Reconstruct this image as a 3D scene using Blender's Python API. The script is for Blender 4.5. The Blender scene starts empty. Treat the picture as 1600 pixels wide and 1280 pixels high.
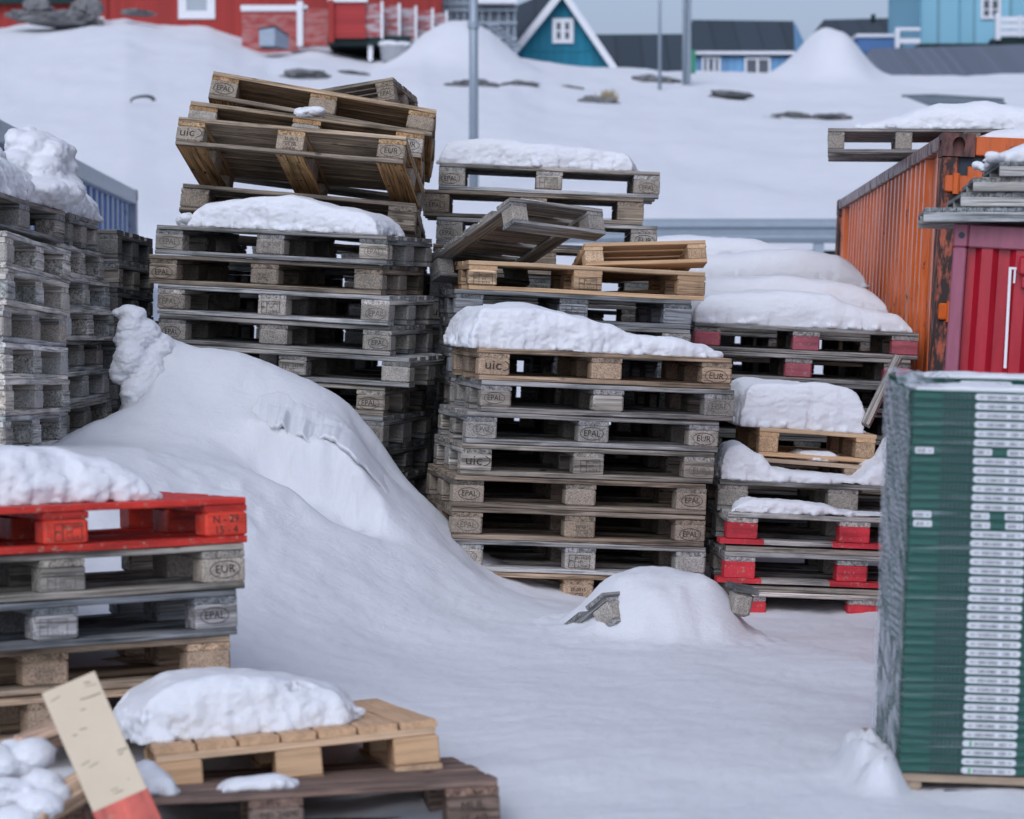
import bpy, math, random
import numpy as np
from mathutils import Vector, Matrix, Euler, noise

SC = bpy.context.scene
COL = SC.collection
rad = math.radians

# ------------------------------------------------------------------ camera
EYE = Vector((0.0, 0.0, 1.4))
PITCH = rad(2.71)
FPX = 3800.0
cam_d = bpy.data.cameras.new("camera")
cam = bpy.data.objects.new("camera", cam_d)
COL.objects.link(cam)
cam.location = EYE
cam.rotation_euler = (rad(90) - PITCH, 0, 0)
cam_d.sensor_width = 36.0
cam_d.lens = FPX / 1600.0 * 36.0
cam_d.clip_start = 0.1
cam_d.clip_end = 3000
cam_d.dof.use_dof = True
cam_d.dof.focus_distance = 11.3
cam_d.dof.aperture_fstop = 3.6
SC.camera = cam

# ------------------------------------------------------------------ light
SUN_EL, SUN_AZ = 41.0, 196.0     # azimuth from +Y towards +X
w = bpy.data.worlds.new("World")
SC.world = w
w.use_nodes = True
nt = w.node_tree
bgn = nt.nodes["Background"]
sky = nt.nodes.new("ShaderNodeTexSky")
sky.sky_type = 'NISHITA'
sky.sun_disc = False
sky.sun_elevation = rad(SUN_EL)
sky.sun_rotation = rad(SUN_AZ)
sky.air_density = 1.0
sky.dust_density = 4.0
sky.ozone_density = 2.0
hs = nt.nodes.new("ShaderNodeHueSaturation")
hs.inputs["Saturation"].default_value = 0.42
nt.links.new(sky.outputs[0], hs.inputs["Color"])
tn = nt.nodes.new("ShaderNodeMixRGB"); tn.blend_type = 'MULTIPLY'; tn.inputs[0].default_value = 1.0
tn.inputs[2].default_value = (.87, .975, 1.21, 1)
nt.links.new(hs.outputs[0], tn.inputs[1]); nt.links.new(tn.outputs[0], bgn.inputs["Color"])
bgn.inputs["Strength"].default_value = 0.14
sd = bpy.data.lights.new("sun", 'SUN')
sd.energy = 0.55
sd.angle = rad(45)
sd.color = (1.0, 0.97, 0.94)
so = bpy.data.objects.new("sun", sd)
COL.objects.link(so)
sdir = Vector((math.sin(rad(SUN_AZ)) * math.cos(rad(SUN_EL)), math.cos(rad(SUN_AZ)) * math.cos(rad(SUN_EL)), math.sin(rad(SUN_EL))))
so.rotation_euler = sdir.to_track_quat('Z', 'Y').to_euler()
so.location = (0, 0, 30)
SC.view_settings.view_transform = 'Standard'
SC.view_settings.look = 'None'
SC.view_settings.exposure = -0.07
SC.view_settings.gamma = 1.0

# ------------------------------------------------------------------ helpers
CP, SP = math.cos(PITCH), math.sin(PITCH)

def at(u, v, Y):
    """a point of the place, seen at pixel (u, v) of the photograph, Y metres in front"""
    x = (u - 800) / FPX
    up = (640 - v) / FPX
    y = CP + up * SP
    z = -SP + up * CP
    k = Y / y
    return Vector((x * k, Y, EYE.z + z * k))

def proj(p):
    d = p - EYE
    y = d.y * CP - d.z * SP
    up = d.y * SP + d.z * CP
    return (800 + FPX * d.x / y, 640 - FPX * up / y)

class MB:
    def __init__(s):
        s.v, s.f, s.m = [], [], []
    def poly(s, pts, mi=0):
        n = len(s.v)
        s.v += [tuple(p) for p in pts]
        s.f.append(tuple(range(n, n + len(pts))))
        s.m.append(mi)
    def box(s, a, b, mi=0, M=None):
        x0, y0, z0 = a; x1, y1, z1 = b
        P = [(x0, y0, z0), (x1, y0, z0), (x1, y1, z0), (x0, y1, z0), (x0, y0, z1), (x1, y0, z1), (x1, y1, z1), (x0, y1, z1)]
        if M is not None:
            P = [tuple(M @ Vector(p)) for p in P]
        n = len(s.v); s.v += P
        for q in ((0, 3, 2, 1), (4, 5, 6, 7), (0, 1, 5, 4), (1, 2, 6, 5), (2, 3, 7, 6), (3, 0, 4, 7)):
            s.f.append(tuple(n + i for i in q)); s.m.append(mi)
    def cbox(s, a, b, c=0.004, mi=0, M=None):
        """chamfered box"""
        P = []
        for iz, z in ((0, a[2]), (1, a[2] + c), (2, b[2] - c), (3, b[2])):
            d = c if iz in (0, 3) else 0
            x0, x1, y0, y1 = a[0] + d, b[0] - d, a[1] + d, b[1] - d
            P += [(x0 + c, y0, z), (x1 - c, y0, z), (x1, y0 + c, z), (x1, y1 - c, z), (x1 - c, y1, z), (x0 + c, y1, z), (x0, y1 - c, z), (x0, y0 + c, z)]
        if M is not None:
            P = [tuple(M @ Vector(p)) for p in P]
        n = len(s.v); s.v += P
        s.f.append(tuple(n + i for i in range(7, -1, -1))); s.m.append(mi)
        s.f.append(tuple(n + 24 + i for i in range(8))); s.m.append(mi)
        for k in range(3):
            for i in range(8):
                j = (i + 1) % 8
                s.f.append((n + k * 8 + i, n + k * 8 + j, n + k * 8 + 8 + j, n + k * 8 + 8 + i)); s.m.append(mi)
    def board(s, a, b, axis, rng, c=0.0025, warp=0.0015, st=7, mi=0):
        """sawn board along axis 0 or 1 with worn edges and a slight warp"""
        L0, L1 = a[axis] + rng.uniform(0, .006), b[axis] - rng.uniform(0, .006)
        o = 1 - axis
        w0, w1, z0, z1 = a[o], b[o], a[2], b[2]
        n = len(s.v)
        ph = rng.uniform(0, 50)
        for i in range(st + 1):
            t = L0 + (L1 - L0) * i / st
            dw = warp * 1.5 * noise.noise(Vector((ph, t * 3, 0)))
            dz = warp * noise.noise(Vector((ph, t * 4, 9)))
            cc = c * (1 + .8 * noise.noise(Vector((ph, t * 9, 4))))
            ring = [(w0 + cc, z0), (w1 - cc, z0), (w1, z0 + cc), (w1, z1 - cc), (w1 - cc, z1), (w0 + cc, z1), (w0, z1 - cc), (w0, z0 + cc)]
            for (ww, zz) in ring:
                if axis == 0: s.v.append((t, ww + dw, zz + dz))
                else: s.v.append((ww + dw, t, zz + dz))
        for i in range(st):
            for k in range(8):
                j = (k + 1) % 8
                q = (n + i * 8 + k, n + i * 8 + j, n + i * 8 + 8 + j, n + i * 8 + 8 + k)
                s.f.append(q if axis == 1 else q[::-1]); s.m.append(mi)
        e0 = tuple(n + k for k in range(8)); e1 = tuple(n + st * 8 + k for k in range(8))
        if axis == 1: e0 = e0[::-1]
        else: e1 = e1[::-1]
        s.f += [e0, e1]; s.m += [mi, mi]
    def tube(s, p, q, r, n=10, r2=None, mi=0):
        p, q = Vector(p), Vector(q)
        r2 = r if r2 is None else r2
        d = (q - p).normalized()
        a = d.orthogonal().normalized(); b = d.cross(a)
        k0 = len(s.v)
        for (c, rr) in ((p, r), (q, r2)):
            for i in range(n):
                t = 2 * math.pi * i / n
                s.v.append(tuple(c + a * (math.cos(t) * rr) + b * (math.sin(t) * rr)))
        for i in range(n):
            j = (i + 1) % n
            s.f.append((k0 + i, k0 + j, k0 + n + j, k0 + n + i)); s.m.append(mi)
        s.f.append(tuple(k0 + i for i in range(n - 1, -1, -1))); s.m.append(mi)
        s.f.append(tuple(k0 + n + i for i in range(n))); s.m.append(mi)
    def mesh(s, name, mats, smooth=False):
        me = bpy.data.meshes.new(name)
        me.from_pydata(s.v, [], s.f)
        for m in (mats if isinstance(mats, (list, tuple)) else [mats]):
            me.materials.append(m)
        if any(s.m): me.polygons.foreach_set("material_index", s.m)
        if smooth: me.polygons.foreach_set("use_smooth", [True] * len(s.f))
        me.update()
        return me
    def build(s, name, mats, parent=None, smooth=False, M=None, color=None):
        return link(name, s.mesh(name, mats, smooth), parent, M, color)

def link(name, me, parent=None, M=None, color=None):
    o = bpy.data.objects.new(name, me)
    COL.objects.link(o)
    if parent is not None: o.parent = parent
    if M is not None: o.matrix_basis = M
    if color is not None: o.color = (color[0], color[1], color[2], 1)
    return o

def empty(name, M):
    o = bpy.data.objects.new(name, None)
    COL.objects.link(o)
    o.empty_display_size = 0.1
    o.matrix_basis = M
    return o

def tag(o, label=None, cat=None, group=None, kind=None):
    if label: o["label"] = label
    if cat: o["category"] = cat
    if group: o["group"] = group
    if kind: o["kind"] = kind
    return o

def frame(origin, X, Yd=None, Z=None):
    """matrix from an x direction and an approximate z direction"""
    X = X.normalized()
    Z = Vector((0, 0, 1)) if Z is None else Z
    Y = Z.cross(X).normalized()
    Z = X.cross(Y).normalized()
    M = Matrix((X, Y, Z)).transposed().to_4x4()
    M.translation = origin
    return M

# ------------------------------------------------------------------ materials
class NT:
    def __init__(s, name):
        s.mat = bpy.data.materials.new(name); s.mat.use_nodes = True
        s.t = s.mat.node_tree; s.b = s.t.nodes["Principled BSDF"]; s.out = s.t.nodes["Material Output"]
    def n(s, typ, **kw):
        x = s.t.nodes.new("ShaderNode" + typ)
        for k, v in kw.items(): setattr(x, k, v)
        return x
    def l(s, a, b): s.t.links.new(a, b)
    def obj(s, rand=True, scale=(1, 1, 1)):
        tc = s.n("TexCoord"); mp = s.n("Mapping"); mp.inputs["Scale"].default_value = scale
        s.l(tc.outputs["Object"], mp.inputs["Vector"])
        if rand:
            oi = s.n("ObjectInfo"); mu = s.n("Math", operation='MULTIPLY'); mu.inputs[1].default_value = 37.0
            s.l(oi.outputs["Random"], mu.inputs[0]); s.l(mu.outputs[0], mp.inputs["Location"])
        return mp.outputs[0]
    def noise(s, vec, scale=5, detail=4, rough=.55, dist=0):
        x = s.n("TexNoise"); x.inputs["Scale"].default_value = scale; x.inputs["Detail"].default_value = detail
        x.inputs["Roughness"].default_value = rough; x.inputs["Distortion"].default_value = dist
        s.l(vec, x.inputs["Vector"]); return x.outputs["Fac"]
    def ramp(s, fac, stops, interp='LINEAR'):
        r = s.n("ValToRGB"); r.color_ramp.interpolation = interp
        el = r.color_ramp.elements
        while len(el) < len(stops): el.new(.5)
        for e, (p, c) in zip(el, stops):
            e.position = p; e.color = (c[0], c[1], c[2], 1) if not isinstance(c, (int, float)) else (c, c, c, 1)
        s.l(fac, r.inputs[0]); return r.outputs[0]
    def mix(s, a, b, fac, mode='MIX'):
        m = s.n("MixRGB", blend_type=mode)
        for i, x in ((1, a), (2, b)):
            if isinstance(x, (tuple, list)): m.inputs[i].default_value = (x[0], x[1], x[2], 1)
            else: s.l(x, m.inputs[i])
        if isinstance(fac, (int, float)): m.inputs[0].default_value = fac
        else: s.l(fac, m.inputs[0])
        return m.outputs[0]
    def bump(s, h, dist=.002, strength=.6):
        b = s.n("Bump"); b.inputs["Distance"].default_value = dist; b.inputs["Strength"].default_value = strength
        s.l(h, b.inputs["Height"]); s.l(b.outputs[0], s.b.inputs["Normal"])
    def done(s, col=None, rough=.8, spec=None, metal=None):
        if col is not None:
            if isinstance(col, (tuple, list)): s.b.inputs["Base Color"].default_value = (col[0], col[1], col[2], 1)
            else: s.l(col, s.b.inputs["Base Color"])
        if isinstance(rough, (int, float)): s.b.inputs["Roughness"].default_value = rough
        else: s.l(rough, s.b.inputs["Roughness"])
        if spec is not None: s.b.inputs["Specular IOR Level"].default_value = spec
        if metal is not None: s.b.inputs["Metallic"].default_value = metal
        return s.mat

def plain(name, col, rough=.7, var=.15, sc=6, bump=0, metal=None, spec=None):
    m = NT(name); v = m.obj()
    f = m.noise(v, sc, 5, .6)
    c = m.mix(tuple(x * (1 - var) for x in col), tuple(min(1, x * (1 + var)) for x in col), f)
    if bump: m.bump(f, bump)
    return m.done(c, rough, spec, metal)

def wood_mat(name, axis, soft=0.0):
    """weathered board: long grain along the axis, knots, dirt; tinted by the object's own colour"""
    m = NT(name)
    sc = [22, 22, 22]; sc[axis] = 1.1
    v = m.obj(True, tuple(sc))
    g = m.noise(v, 1.6, 8, .68, .7)
    sc2 = [120, 120, 120]; sc2[axis] = 3
    g2 = m.noise(m.obj(True, tuple(sc2)), 1.0, 4, .6)
    v1 = m.obj(True)
    big = m.noise(v1, 3.2, 4, .6)
    oi = m.n("ObjectInfo")
    tint = oi.outputs["Color"]
    S_ = lambda x: x + (1.0 - x) * soft
    gr = m.ramp(g, [(.25, S_(.20)), (.40, S_(.62)), (.54, 1.08), (.72, S_(1.75))])
    c = m.mix(tint, gr, 1.0, 'MULTIPLY')
    c = m.mix(c, m.ramp(g2, [(.38, S_(.25)), (.50, 1.0)]), .85, 'MULTIPLY')
    c = m.mix(c, m.ramp(big, [(.30, (.30, .34, .31)), (.48, (1, 1, 1)), (.72, (1.16, 1.1, 1.0))]), .75 * (1 - soft * .8), 'MULTIPLY')
    # knots
    vo = m.n("TexVoronoi"); vo.inputs["Scale"].default_value = 4.3
    sk = [1.0, 2.2, 2.2]
    if axis == 1: sk = [2.2, 1.0, 2.2]
    m.l(m.obj(True, tuple(sk)), vo.inputs["Vector"])
    c = m.mix(c, m.ramp(vo.outputs["Distance"], [(.045, .22), (.10, 1.0)]), .8, 'MULTIPLY')
    m.bump(m.mix(g, g2, .5), .0032, 1.0)
    return m.done(c, .86, .25)

def chip_mat():
    m = NT("pressed chip block")
    v = m.obj(True)
    vo = m.n("TexVoronoi"); vo.inputs["Scale"].default_value = 230
    m.l(v, vo.inputs["Vector"])
    oi = m.n("ObjectInfo")
    sx = m.n("SeparateColor"); m.l(vo.outputs["Color"], sx.inputs[0])
    r = m.ramp(sx.outputs[0], [(0, .58), (.35, .88), (.7, 1.06), (1, 1.28)])
    c = m.mix(oi.outputs["Color"], r, 1.0, 'MULTIPLY')
    n = m.noise(v, 9, 4, .6)
    c = m.mix(c, m.ramp(n, [(.3, .6), (.55, 1.08)]), .7, 'MULTIPLY')
    m.bump(sx.outputs[1], .002, .7)
    return m.done(c, .9, .2)

def paintwood_mat():
    m = NT("painted wood")
    v = m.obj(True, (1.2, 14, 14))
    g = m.noise(v, 2, 6, .65)
    oi = m.n("ObjectInfo")
    c = m.mix(oi.outputs["Color"], m.ramp(g, [(.25, .35), (.45, .9), (.8, 1.35)]), 1.0, 'MULTIPLY')
    c = m.mix(c, m.ramp(m.noise(m.obj(True), 7, 5, .7), [(.3, .55), (.6, 1.05)]), .8, 'MULTIPLY')
    ch = m.noise(m.obj(True), 38, 5, .75)
    c = m.mix(c, (.34, .24, .17), m.ramp(ch, [(.585, 0), (.64, .85)]))
    m.bump(g, .001, .6)
    return m.done(c, .55, .4)

def snow_mat(name, sc=1.0, sss=True, dirt=.0, ground=False):
    m = NT(name)
    tc = m.n("TexCoord")
    v = tc.outputs["Object"]
    f = m.noise(v, 30 / sc, 6, .7)
    f2 = m.noise(v, 320 / sc, 3, .6)
    f3 = m.noise(v, 1.7 / sc, 5, .55)
    c = m.mix((.70, .71, .735), (.76, .765, .785), f3)
    c = m.mix(c, m.ramp(f, [(.3, .965), (.6, 1.0)]), .8, 'MULTIPLY')
    if dirt:
        d = m.noise(v, 14, 6, .75)
        c = m.mix(c, (.52, .47, .44), m.ramp(d, [(.66, 0), (.74, dirt)]))
    h = m.mix(f, f2, .35)
    if ground:
        rp = m.noise(m.obj(False, (2.2, 9, 3)), 3.0, 5, .6, .4)
        h = m.mix(h, rp, .28)
    m.bump(h, (.020 if ground else .008) * sc, .7 if ground else .6)
    if sss:
        m.b.inputs["Subsurface Weight"].default_value = .35
        m.b.inputs["Subsurface Radius"].default_value = (.02, .024, .03)
        m.b.inputs["Subsurface Scale"].default_value = 1.0
    return m.done(c, .75, .25)

WX, WY = wood_mat("board wood lengthwise", 0), wood_mat("board wood crosswise", 1)
FX, FY = wood_mat("fresh board lengthwise", 0, .72), wood_mat("fresh board crosswise", 1, .72)
CHIP, PAINT = chip_mat(), paintwood_mat()
SNOW = snow_mat("packed snow")
SNOWG = snow_mat("ground snow", 1.0, True, 0, True)
SNOWD = snow_mat("dirty snow", 1.0, True, .5)
INK = plain("stamp ink", (.035, .028, .022), .8, .3)
INKF = plain("faded stamp ink", (.13, .11, .09), .85, .5, 40)
# ------------------------------------------------------------------ ground
def smooth(t):
    t = max(0.0, min(1.0, t)); return t * t * (3 - 2 * t)

CREST = [(-400, 40), (0, 42), (60, 38), (200, 22), (250, 32), (330, 42), (380, 60), (420, 70), (500, 72), (540, 78), (580, 86), (620, 80), (660, 72), (800, 86), (850, 100),
         (955, 106), (1200, 116), (1330, 119), (1600, 117), (2000, 117)]
def crest_v(u):
    for (a, va), (b, vb) in zip(CREST, CREST[1:]):
        if u <= b: return va + (vb - va) * (u - a) / (b - a)
    return CREST[-1][1]
YC = 84.0
def zc(u):
    up = (640 - crest_v(u)) / FPX
    return EYE.z + YC * (-SP + up * CP) / (CP + up * SP)

# control points of the snow round the stacks: (u, v, Y)
CPTS = [at(*p) for p in [
    (232, 518, 11.2), (258, 534, 11.24), (285, 549, 11.32), (190, 662, 11.15), (150, 676, 11.0), (120, 688, 10.75), (165, 695, 10.6), (215, 640, 11.05), (268, 600, 11.05), (345, 560, 11.38), (420, 582, 11.42), (500, 617, 11.42), (560, 645, 11.38), (592, 692, 11.3), (602, 737, 11.22),
    (655, 770, 11.3), (690, 806, 11.22), (740, 880, 11.05), (790, 925, 10.98), (880, 946, 10.75), (960, 965, 10.5),
    (250, 600, 11.0), (300, 640, 10.9), (400, 650, 10.95), (480, 665, 10.95), (550, 690, 10.9), (570, 740, 10.75), (520, 765, 10.5), (430, 735, 10.45), (360, 720, 10.55),
    (400, 800, 10.05), (480, 830, 10.15), (600, 800, 10.6), (550, 900, 9.95), (650, 900, 10.25), (700, 950, 10.1), (450, 1000, 9.0), (600, 1000, 9.5), (800, 1000, 9.7),
    (300, 760, 10.0), (250, 900, 9.15), (150, 760, 9.5), (300, 860, 9.55), (200, 700, 10.2), (0, 700, 9.4), (-80, 700, 9.2), (50, 702, 9.75), (100, 695, 10.1), (150, 668, 10.7), (205, 650, 11.0),
    (100, 820, 9.2), (0, 800, 9.0), (350, 1060, 8.4), (60, 1000, 8.2),
    (1000, 1025, 9.35), (1200, 974, 10.95), (1300, 978, 10.95), (1380, 982, 10.85), (1550, 980, 10.6), (1200, 1020, 9.5), (1380, 1060, 8.8), (1250, 1060, 8.9), (1600, 1060, 8.8),
    (900, 1060, 8.8), (700, 1090, 8.35), (1000, 1130, 7.75), (1200, 1150, 7.5), (1350, 1170, 7.35), (800, 1200, 7.1), (1000, 1240, 6.8), (1250, 1230, 6.85), (1380, 1245, 6.72), (1500, 1255, 6.62), (1650, 1262, 6.6), (1600, 1285, 6.3), (1200, 1290, 6.35), (900, 1300, 6.35)]]
CPTS += [Vector(p) for p in [(-1.9, 11.5, .45), (-1.75, 11.75, .5), (-.9, 6.6, -.09), (-.3, 6.5, -.09), (-1.5, 6.8, -.09), (-.9, 7.4, -.07), (-1.6, 7.8, -.02), (-.6, 6.0, -.10), (0, 5.8, -.08), (1, 5.8, -.04), (-2.2, 7, -.05), (-3, 9, .3), (-3, 11, .5), (-3, 7, 0), (2.4, 6, 0), (3, 8, -.02), (3, 10, 0), (3, 12, 0),
     (-2.2, 12.6, .6), (-1.6, 12.6, .3), (-.9, 12.9, .1), (0, 12.9, 0), (1, 13, 0), (2, 13, 0), (-.3, 11.9, .05), (.3, 12.2, .0), (1.2, 12.2, -.02), (2, 11.8, -.02), (-1, 12.2, .3), (-.55, 11.9, .12)]]
PA = np.array([[p.x, p.y, p.z] for p in CPTS])
def rbf(r2): return np.sqrt(r2 + .004)
_n = len(PA); _A = np.zeros((_n + 3, _n + 3))
_A[:_n, :_n] = rbf((PA[:, None, 0] - PA[None, :, 0]) ** 2 + (PA[:, None, 1] - PA[None, :, 1]) ** 2) - np.eye(_n) * .010
_A[:_n, _n] = 1; _A[:_n, _n + 1] = PA[:, 0]; _A[:_n, _n + 2] = PA[:, 1]; _A[_n:, :_n] = _A[:_n, _n:].T
RW = np.linalg.solve(_A, np.concatenate([PA[:, 2], [0, 0, 0]]))

MND = at(1045, 955, 10.05)
def lip(x, y):
    """how far the snow's upper lip leans out over the hollow"""
    hx = x - at(488, 720, 10.62).x; hy = (y - 10.62) + hx * .22 + .035 * noise.noise(Vector((x * 7, y * 3, 8)))
    a = math.exp(-((hy - .125) / .045) ** 2) * (1 - smooth((abs(hx) - .26) / .12))
    return a * (.8 + .5 * noise.noise(Vector((x * 16, 3, 1))))
def z_hint(x, y): return near_z(x, y)
def local_features(x, y):
    z = 0.0
    # snow-covered hump in front of the centre stack
    dx = (x - MND.x) / (.40 if x < MND.x else .34); dy = (y - 10.1) / .40
    r = math.sqrt(dx * dx + dy * dy)
    a = math.atan2(dy, dx)
    r += .10 * noise.noise(Vector((math.cos(a) * 1.4, math.sin(a) * 1.4, 3)))
    z += .27 * (1 / (1 + math.exp((r - .80) * 7.5))) + (.018 * noise.fractal(Vector((x * 9, y * 9, 1)), .8, 2, 3) if r < 1.4 else 0)
    q = math.hypot((x - MND.x - .03) / .20, (y - 9.93) / .06)
    z -= .035 * math.exp(-q * q)
    # hollow melted into the drift, with an overhanging upper lip
    hx = x - at(488, 720, 10.62).x; hy = (y - 10.62) + hx * .22 + .035 * noise.noise(Vector((x * 7, y * 3, 8)))
    hy2 = hy / (.11 if hy > 0 else .24)
    q = math.hypot(hx / .33, hy2)
    k = 30 if hy > 0 else 6
    if q < 2.2: z -= .21 * (1 / (1 + math.exp(max(-40, min(40, (q - .85) * k)))))
    # worn step along the drift's shoulder
    sx_ = x - at(560, 660, 11.0).x
    z += .05 * (1 / (1 + math.exp(max(-40, min(40, (sx_ + .25 * (y - 11) - .02) * 40))))) * math.exp(-((y - 11.0) / .45) ** 2)
    # snow piled against the wrapped crates
    p = at(1372, 1190, 6.95)
    q = math.hypot((x - p.x + .02) / .075, (y - 6.98) / .26)
    z += (.11 + .05 * noise.fractal(Vector((x * 14, y * 12, 4)), .8, 2, 3)) * math.exp(-q ** 4)
    # crumbly patches on the drift
    pm = smooth((noise.noise(Vector((x * 2.1, y * 2.6, 21))) - .02) * 4) * smooth((z_hint(x, y) - .12) / .3)
    z += pm * .016 * noise.fractal(Vector((x * 11, y * 9, 3)), .8, 2.0, 4)
    return z

def near_z(x, y):
    r2 = (PA[:, 0] - x) ** 2 + (PA[:, 1] - y) ** 2
    return float((RW[:-3] * rbf(r2)).sum() + RW[-3] + RW[-2] * x + RW[-1] * y)

def ground_z(x, y, fine=True):
    yy = max(y, .5)
    u = 800 + FPX * x / max(yy, 3.0)
    far = 0.0
    if y > 13: far = .0 + 1.75 * smooth((y - 13) / 22.0)
    if y > 33:
        t = min(1.0, (y - 33) / (YC - 33))
        zt = zc(u if y > 40 else u)
        far = 1.75 + (zt - 1.75) * (t ** .92) * 1.0
        far += .25 * math.sin(t * math.pi) * noise.noise(Vector((x * .09, y * .05, 2)))
        if y > YC: far = zt - (y - YC) * .012
        # ploughed snow piles
        for (pu, pv, py, rx, ry) in ((722, 36, 76, 1.25, 3.0), (1295, 47, 82, 1.0, 3.0)):
            c = at(pu, pv, py)
            hh = c.z - (1.75 + (zc(pu) - 1.75) * ((py - 33) / (YC - 33)) ** .92)
            q = math.hypot((x - c.x) / rx, (y - py) / ry)
            q *= 1 + .18 * noise.noise(Vector((x * .5, y * .3, 7)))
            far = far + hh * math.exp(-q ** 2.8 * .55) + .10 * noise.noise(Vector((x * 1.6, y * 1.1, 3))) * math.exp(-q * q)
    nz = 0.0
    if 5 < y < 14:
        k = smooth((y - 5) / .8) * (1 - smooth((y - 12.6) / 1.2)) * (1 - smooth((abs(x) - 2.9) / 1.2))
        if k > 0: nz = k * (near_z(x, y) + local_features(x, y))
    z = far + nz
    if fine:
        if y < 13.5:
            z += .018 * noise.fractal(Vector((x * 2.2, y * 1.6, 0)), .9, 2.0, 4)
            z += .0045 * noise.noise(Vector((x * 5 + y * 2, y * 16, 5)))
            z += .0035 * noise.noise(Vector((x * 30, y * 25, 5)))
        else:
            z += min(.16, .004 * y) * noise.fractal(Vector((x * .35, y * .18, 0)), .9, 2.0, 4)
    return z

def build_ground():
    cols = []
    s = -60.0
    us = [-3000, -1600, -900, -500, -300, -200]
    u = -120
    while u < 1720: us.append(u); u += 7
    us += [1780, 1900, 2100, 2500, 3200, 4600]
    ys = [-40, -15, -5, 0, 2, 3.5, 4.4, 5, 5.4]
    y = 5.7
    while y < 13.2: ys.append(y); y += .032
    while y < 34: ys.append(y); y += .25
    while y < 92: ys.append(y); y += .6
    ys += [95, 100, 110, 130, 170, 230, 330, 500, 900, 1600]
    V = []
    for yv in ys:
        wv = max(yv, 4.0)
        wv = wv if yv > 4 else 4.0 + (4 - yv) * .5
        for uu in us:
            x = (uu - 800) / FPX * wv
            z = ground_z(x, yv)
            px, py = x, yv
            if 6 < yv < 12.5:
                # little cornices: push steep faces forward so that lips overhang
                q = noise.fractal(Vector((x * 4, yv * 4, z * 4)), 1, 2, 3) * .012
                px += q; py -= q
                if 10 < yv < 11.2:
                    lq = lip(x, yv); py -= .075 * lq; z += .012 * lq
            V.append((px, py, z))
    n = len(us); F = []
    for j in range(len(ys) - 1):
        for i in range(n - 1):
            F.append((j * n + i, j * n + i + 1, (j + 1) * n + i + 1, (j + 1) * n + i))
    me = bpy.data.meshes.new("snow_ground"); me.from_pydata(V, [], F)
    me.polygons.foreach_set("use_smooth", [True] * len(F))
    me.materials.append(SNOWG)
    o = link("snow_ground", me)
    tag(o, "deep white snow over the storage yard and the hillside behind it", "snow", None, "structure")
build_ground()

def hit(u, v):
    """where the line of sight through pixel (u, v) meets the hillside"""
    Y = 20.0
    while Y < 100:
        p = at(u, v, Y)
        if p.z < ground_z(p.x, p.y, False): return p
        Y += .25
    return at(u, v, 84)

# ------------------------------------------------------------------ stamps
def text_mesh(txt, size, name):
    cu = bpy.data.curves.new(name, 'FONT'); cu.body = txt; cu.size = size
    cu.align_x = 'CENTER'; cu.align_y = 'CENTER'; cu.resolution_u = 3
    o = bpy.data.objects.new(name, cu); COL.objects.link(o)
    bpy.context.view_layer.update()
    me = bpy.data.meshes.new_from_object(o.evaluated_get(bpy.context.evaluated_depsgraph_get()))
    V = [tuple(v.co) for v in me.vertices]; F = [tuple(p.vertices) for p in me.polygons]
    bpy.data.objects.remove(o); bpy.data.meshes.remove(me); bpy.data.curves.remove(cu)
    return V, F

def add_text(mb, txt, size, cx, cz, y=-.0012, sx=1.0, mi=0, M=None):
    V, F = text_mesh(txt, size, "t")
    n = len(mb.v)
    for (a, b, c) in V:
        p = (cx + a * sx, y, cz + b)
        mb.v.append(tuple(M @ Vector(p)) if M is not None else p)
    for f in F: mb.f.append(tuple(n + i for i in f)); mb.m.append(mi)

def ring(mb, cx, cz, rx, rz, t, a0=0, a1=2 * math.pi, y=-.0012, n=36):
    k = len(mb.v)
    for i in range(n + 1):
        a = a0 + (a1 - a0) * i / n
        for r in (0, t): mb.v.append((cx + math.cos(a) * (rx - r), y, cz + math.sin(a) * (rz - r)))
    for i in range(n): mb.f.append((k + 2 * i, k + 2 * i + 2, k + 2 * i + 3, k + 2 * i + 1)); mb.m.append(0)

def rect(mb, x0, z0, x1, z1, y=-.0012, mi=0): mb.poly([(x0, y, z0), (x1, y, z0), (x1, y, z1), (x0, y, z1)], mi)

def outline(mb, x0, z0, x1, z1, t):
    rect(mb, x0, z0, x1, z0 + t); rect(mb, x0, z1 - t, x1, z1); rect(mb, x0, z0 + t, x0 + t, z1 - t); rect(mb, x1 - t, z0 + t, x1, z1 - t)

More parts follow.
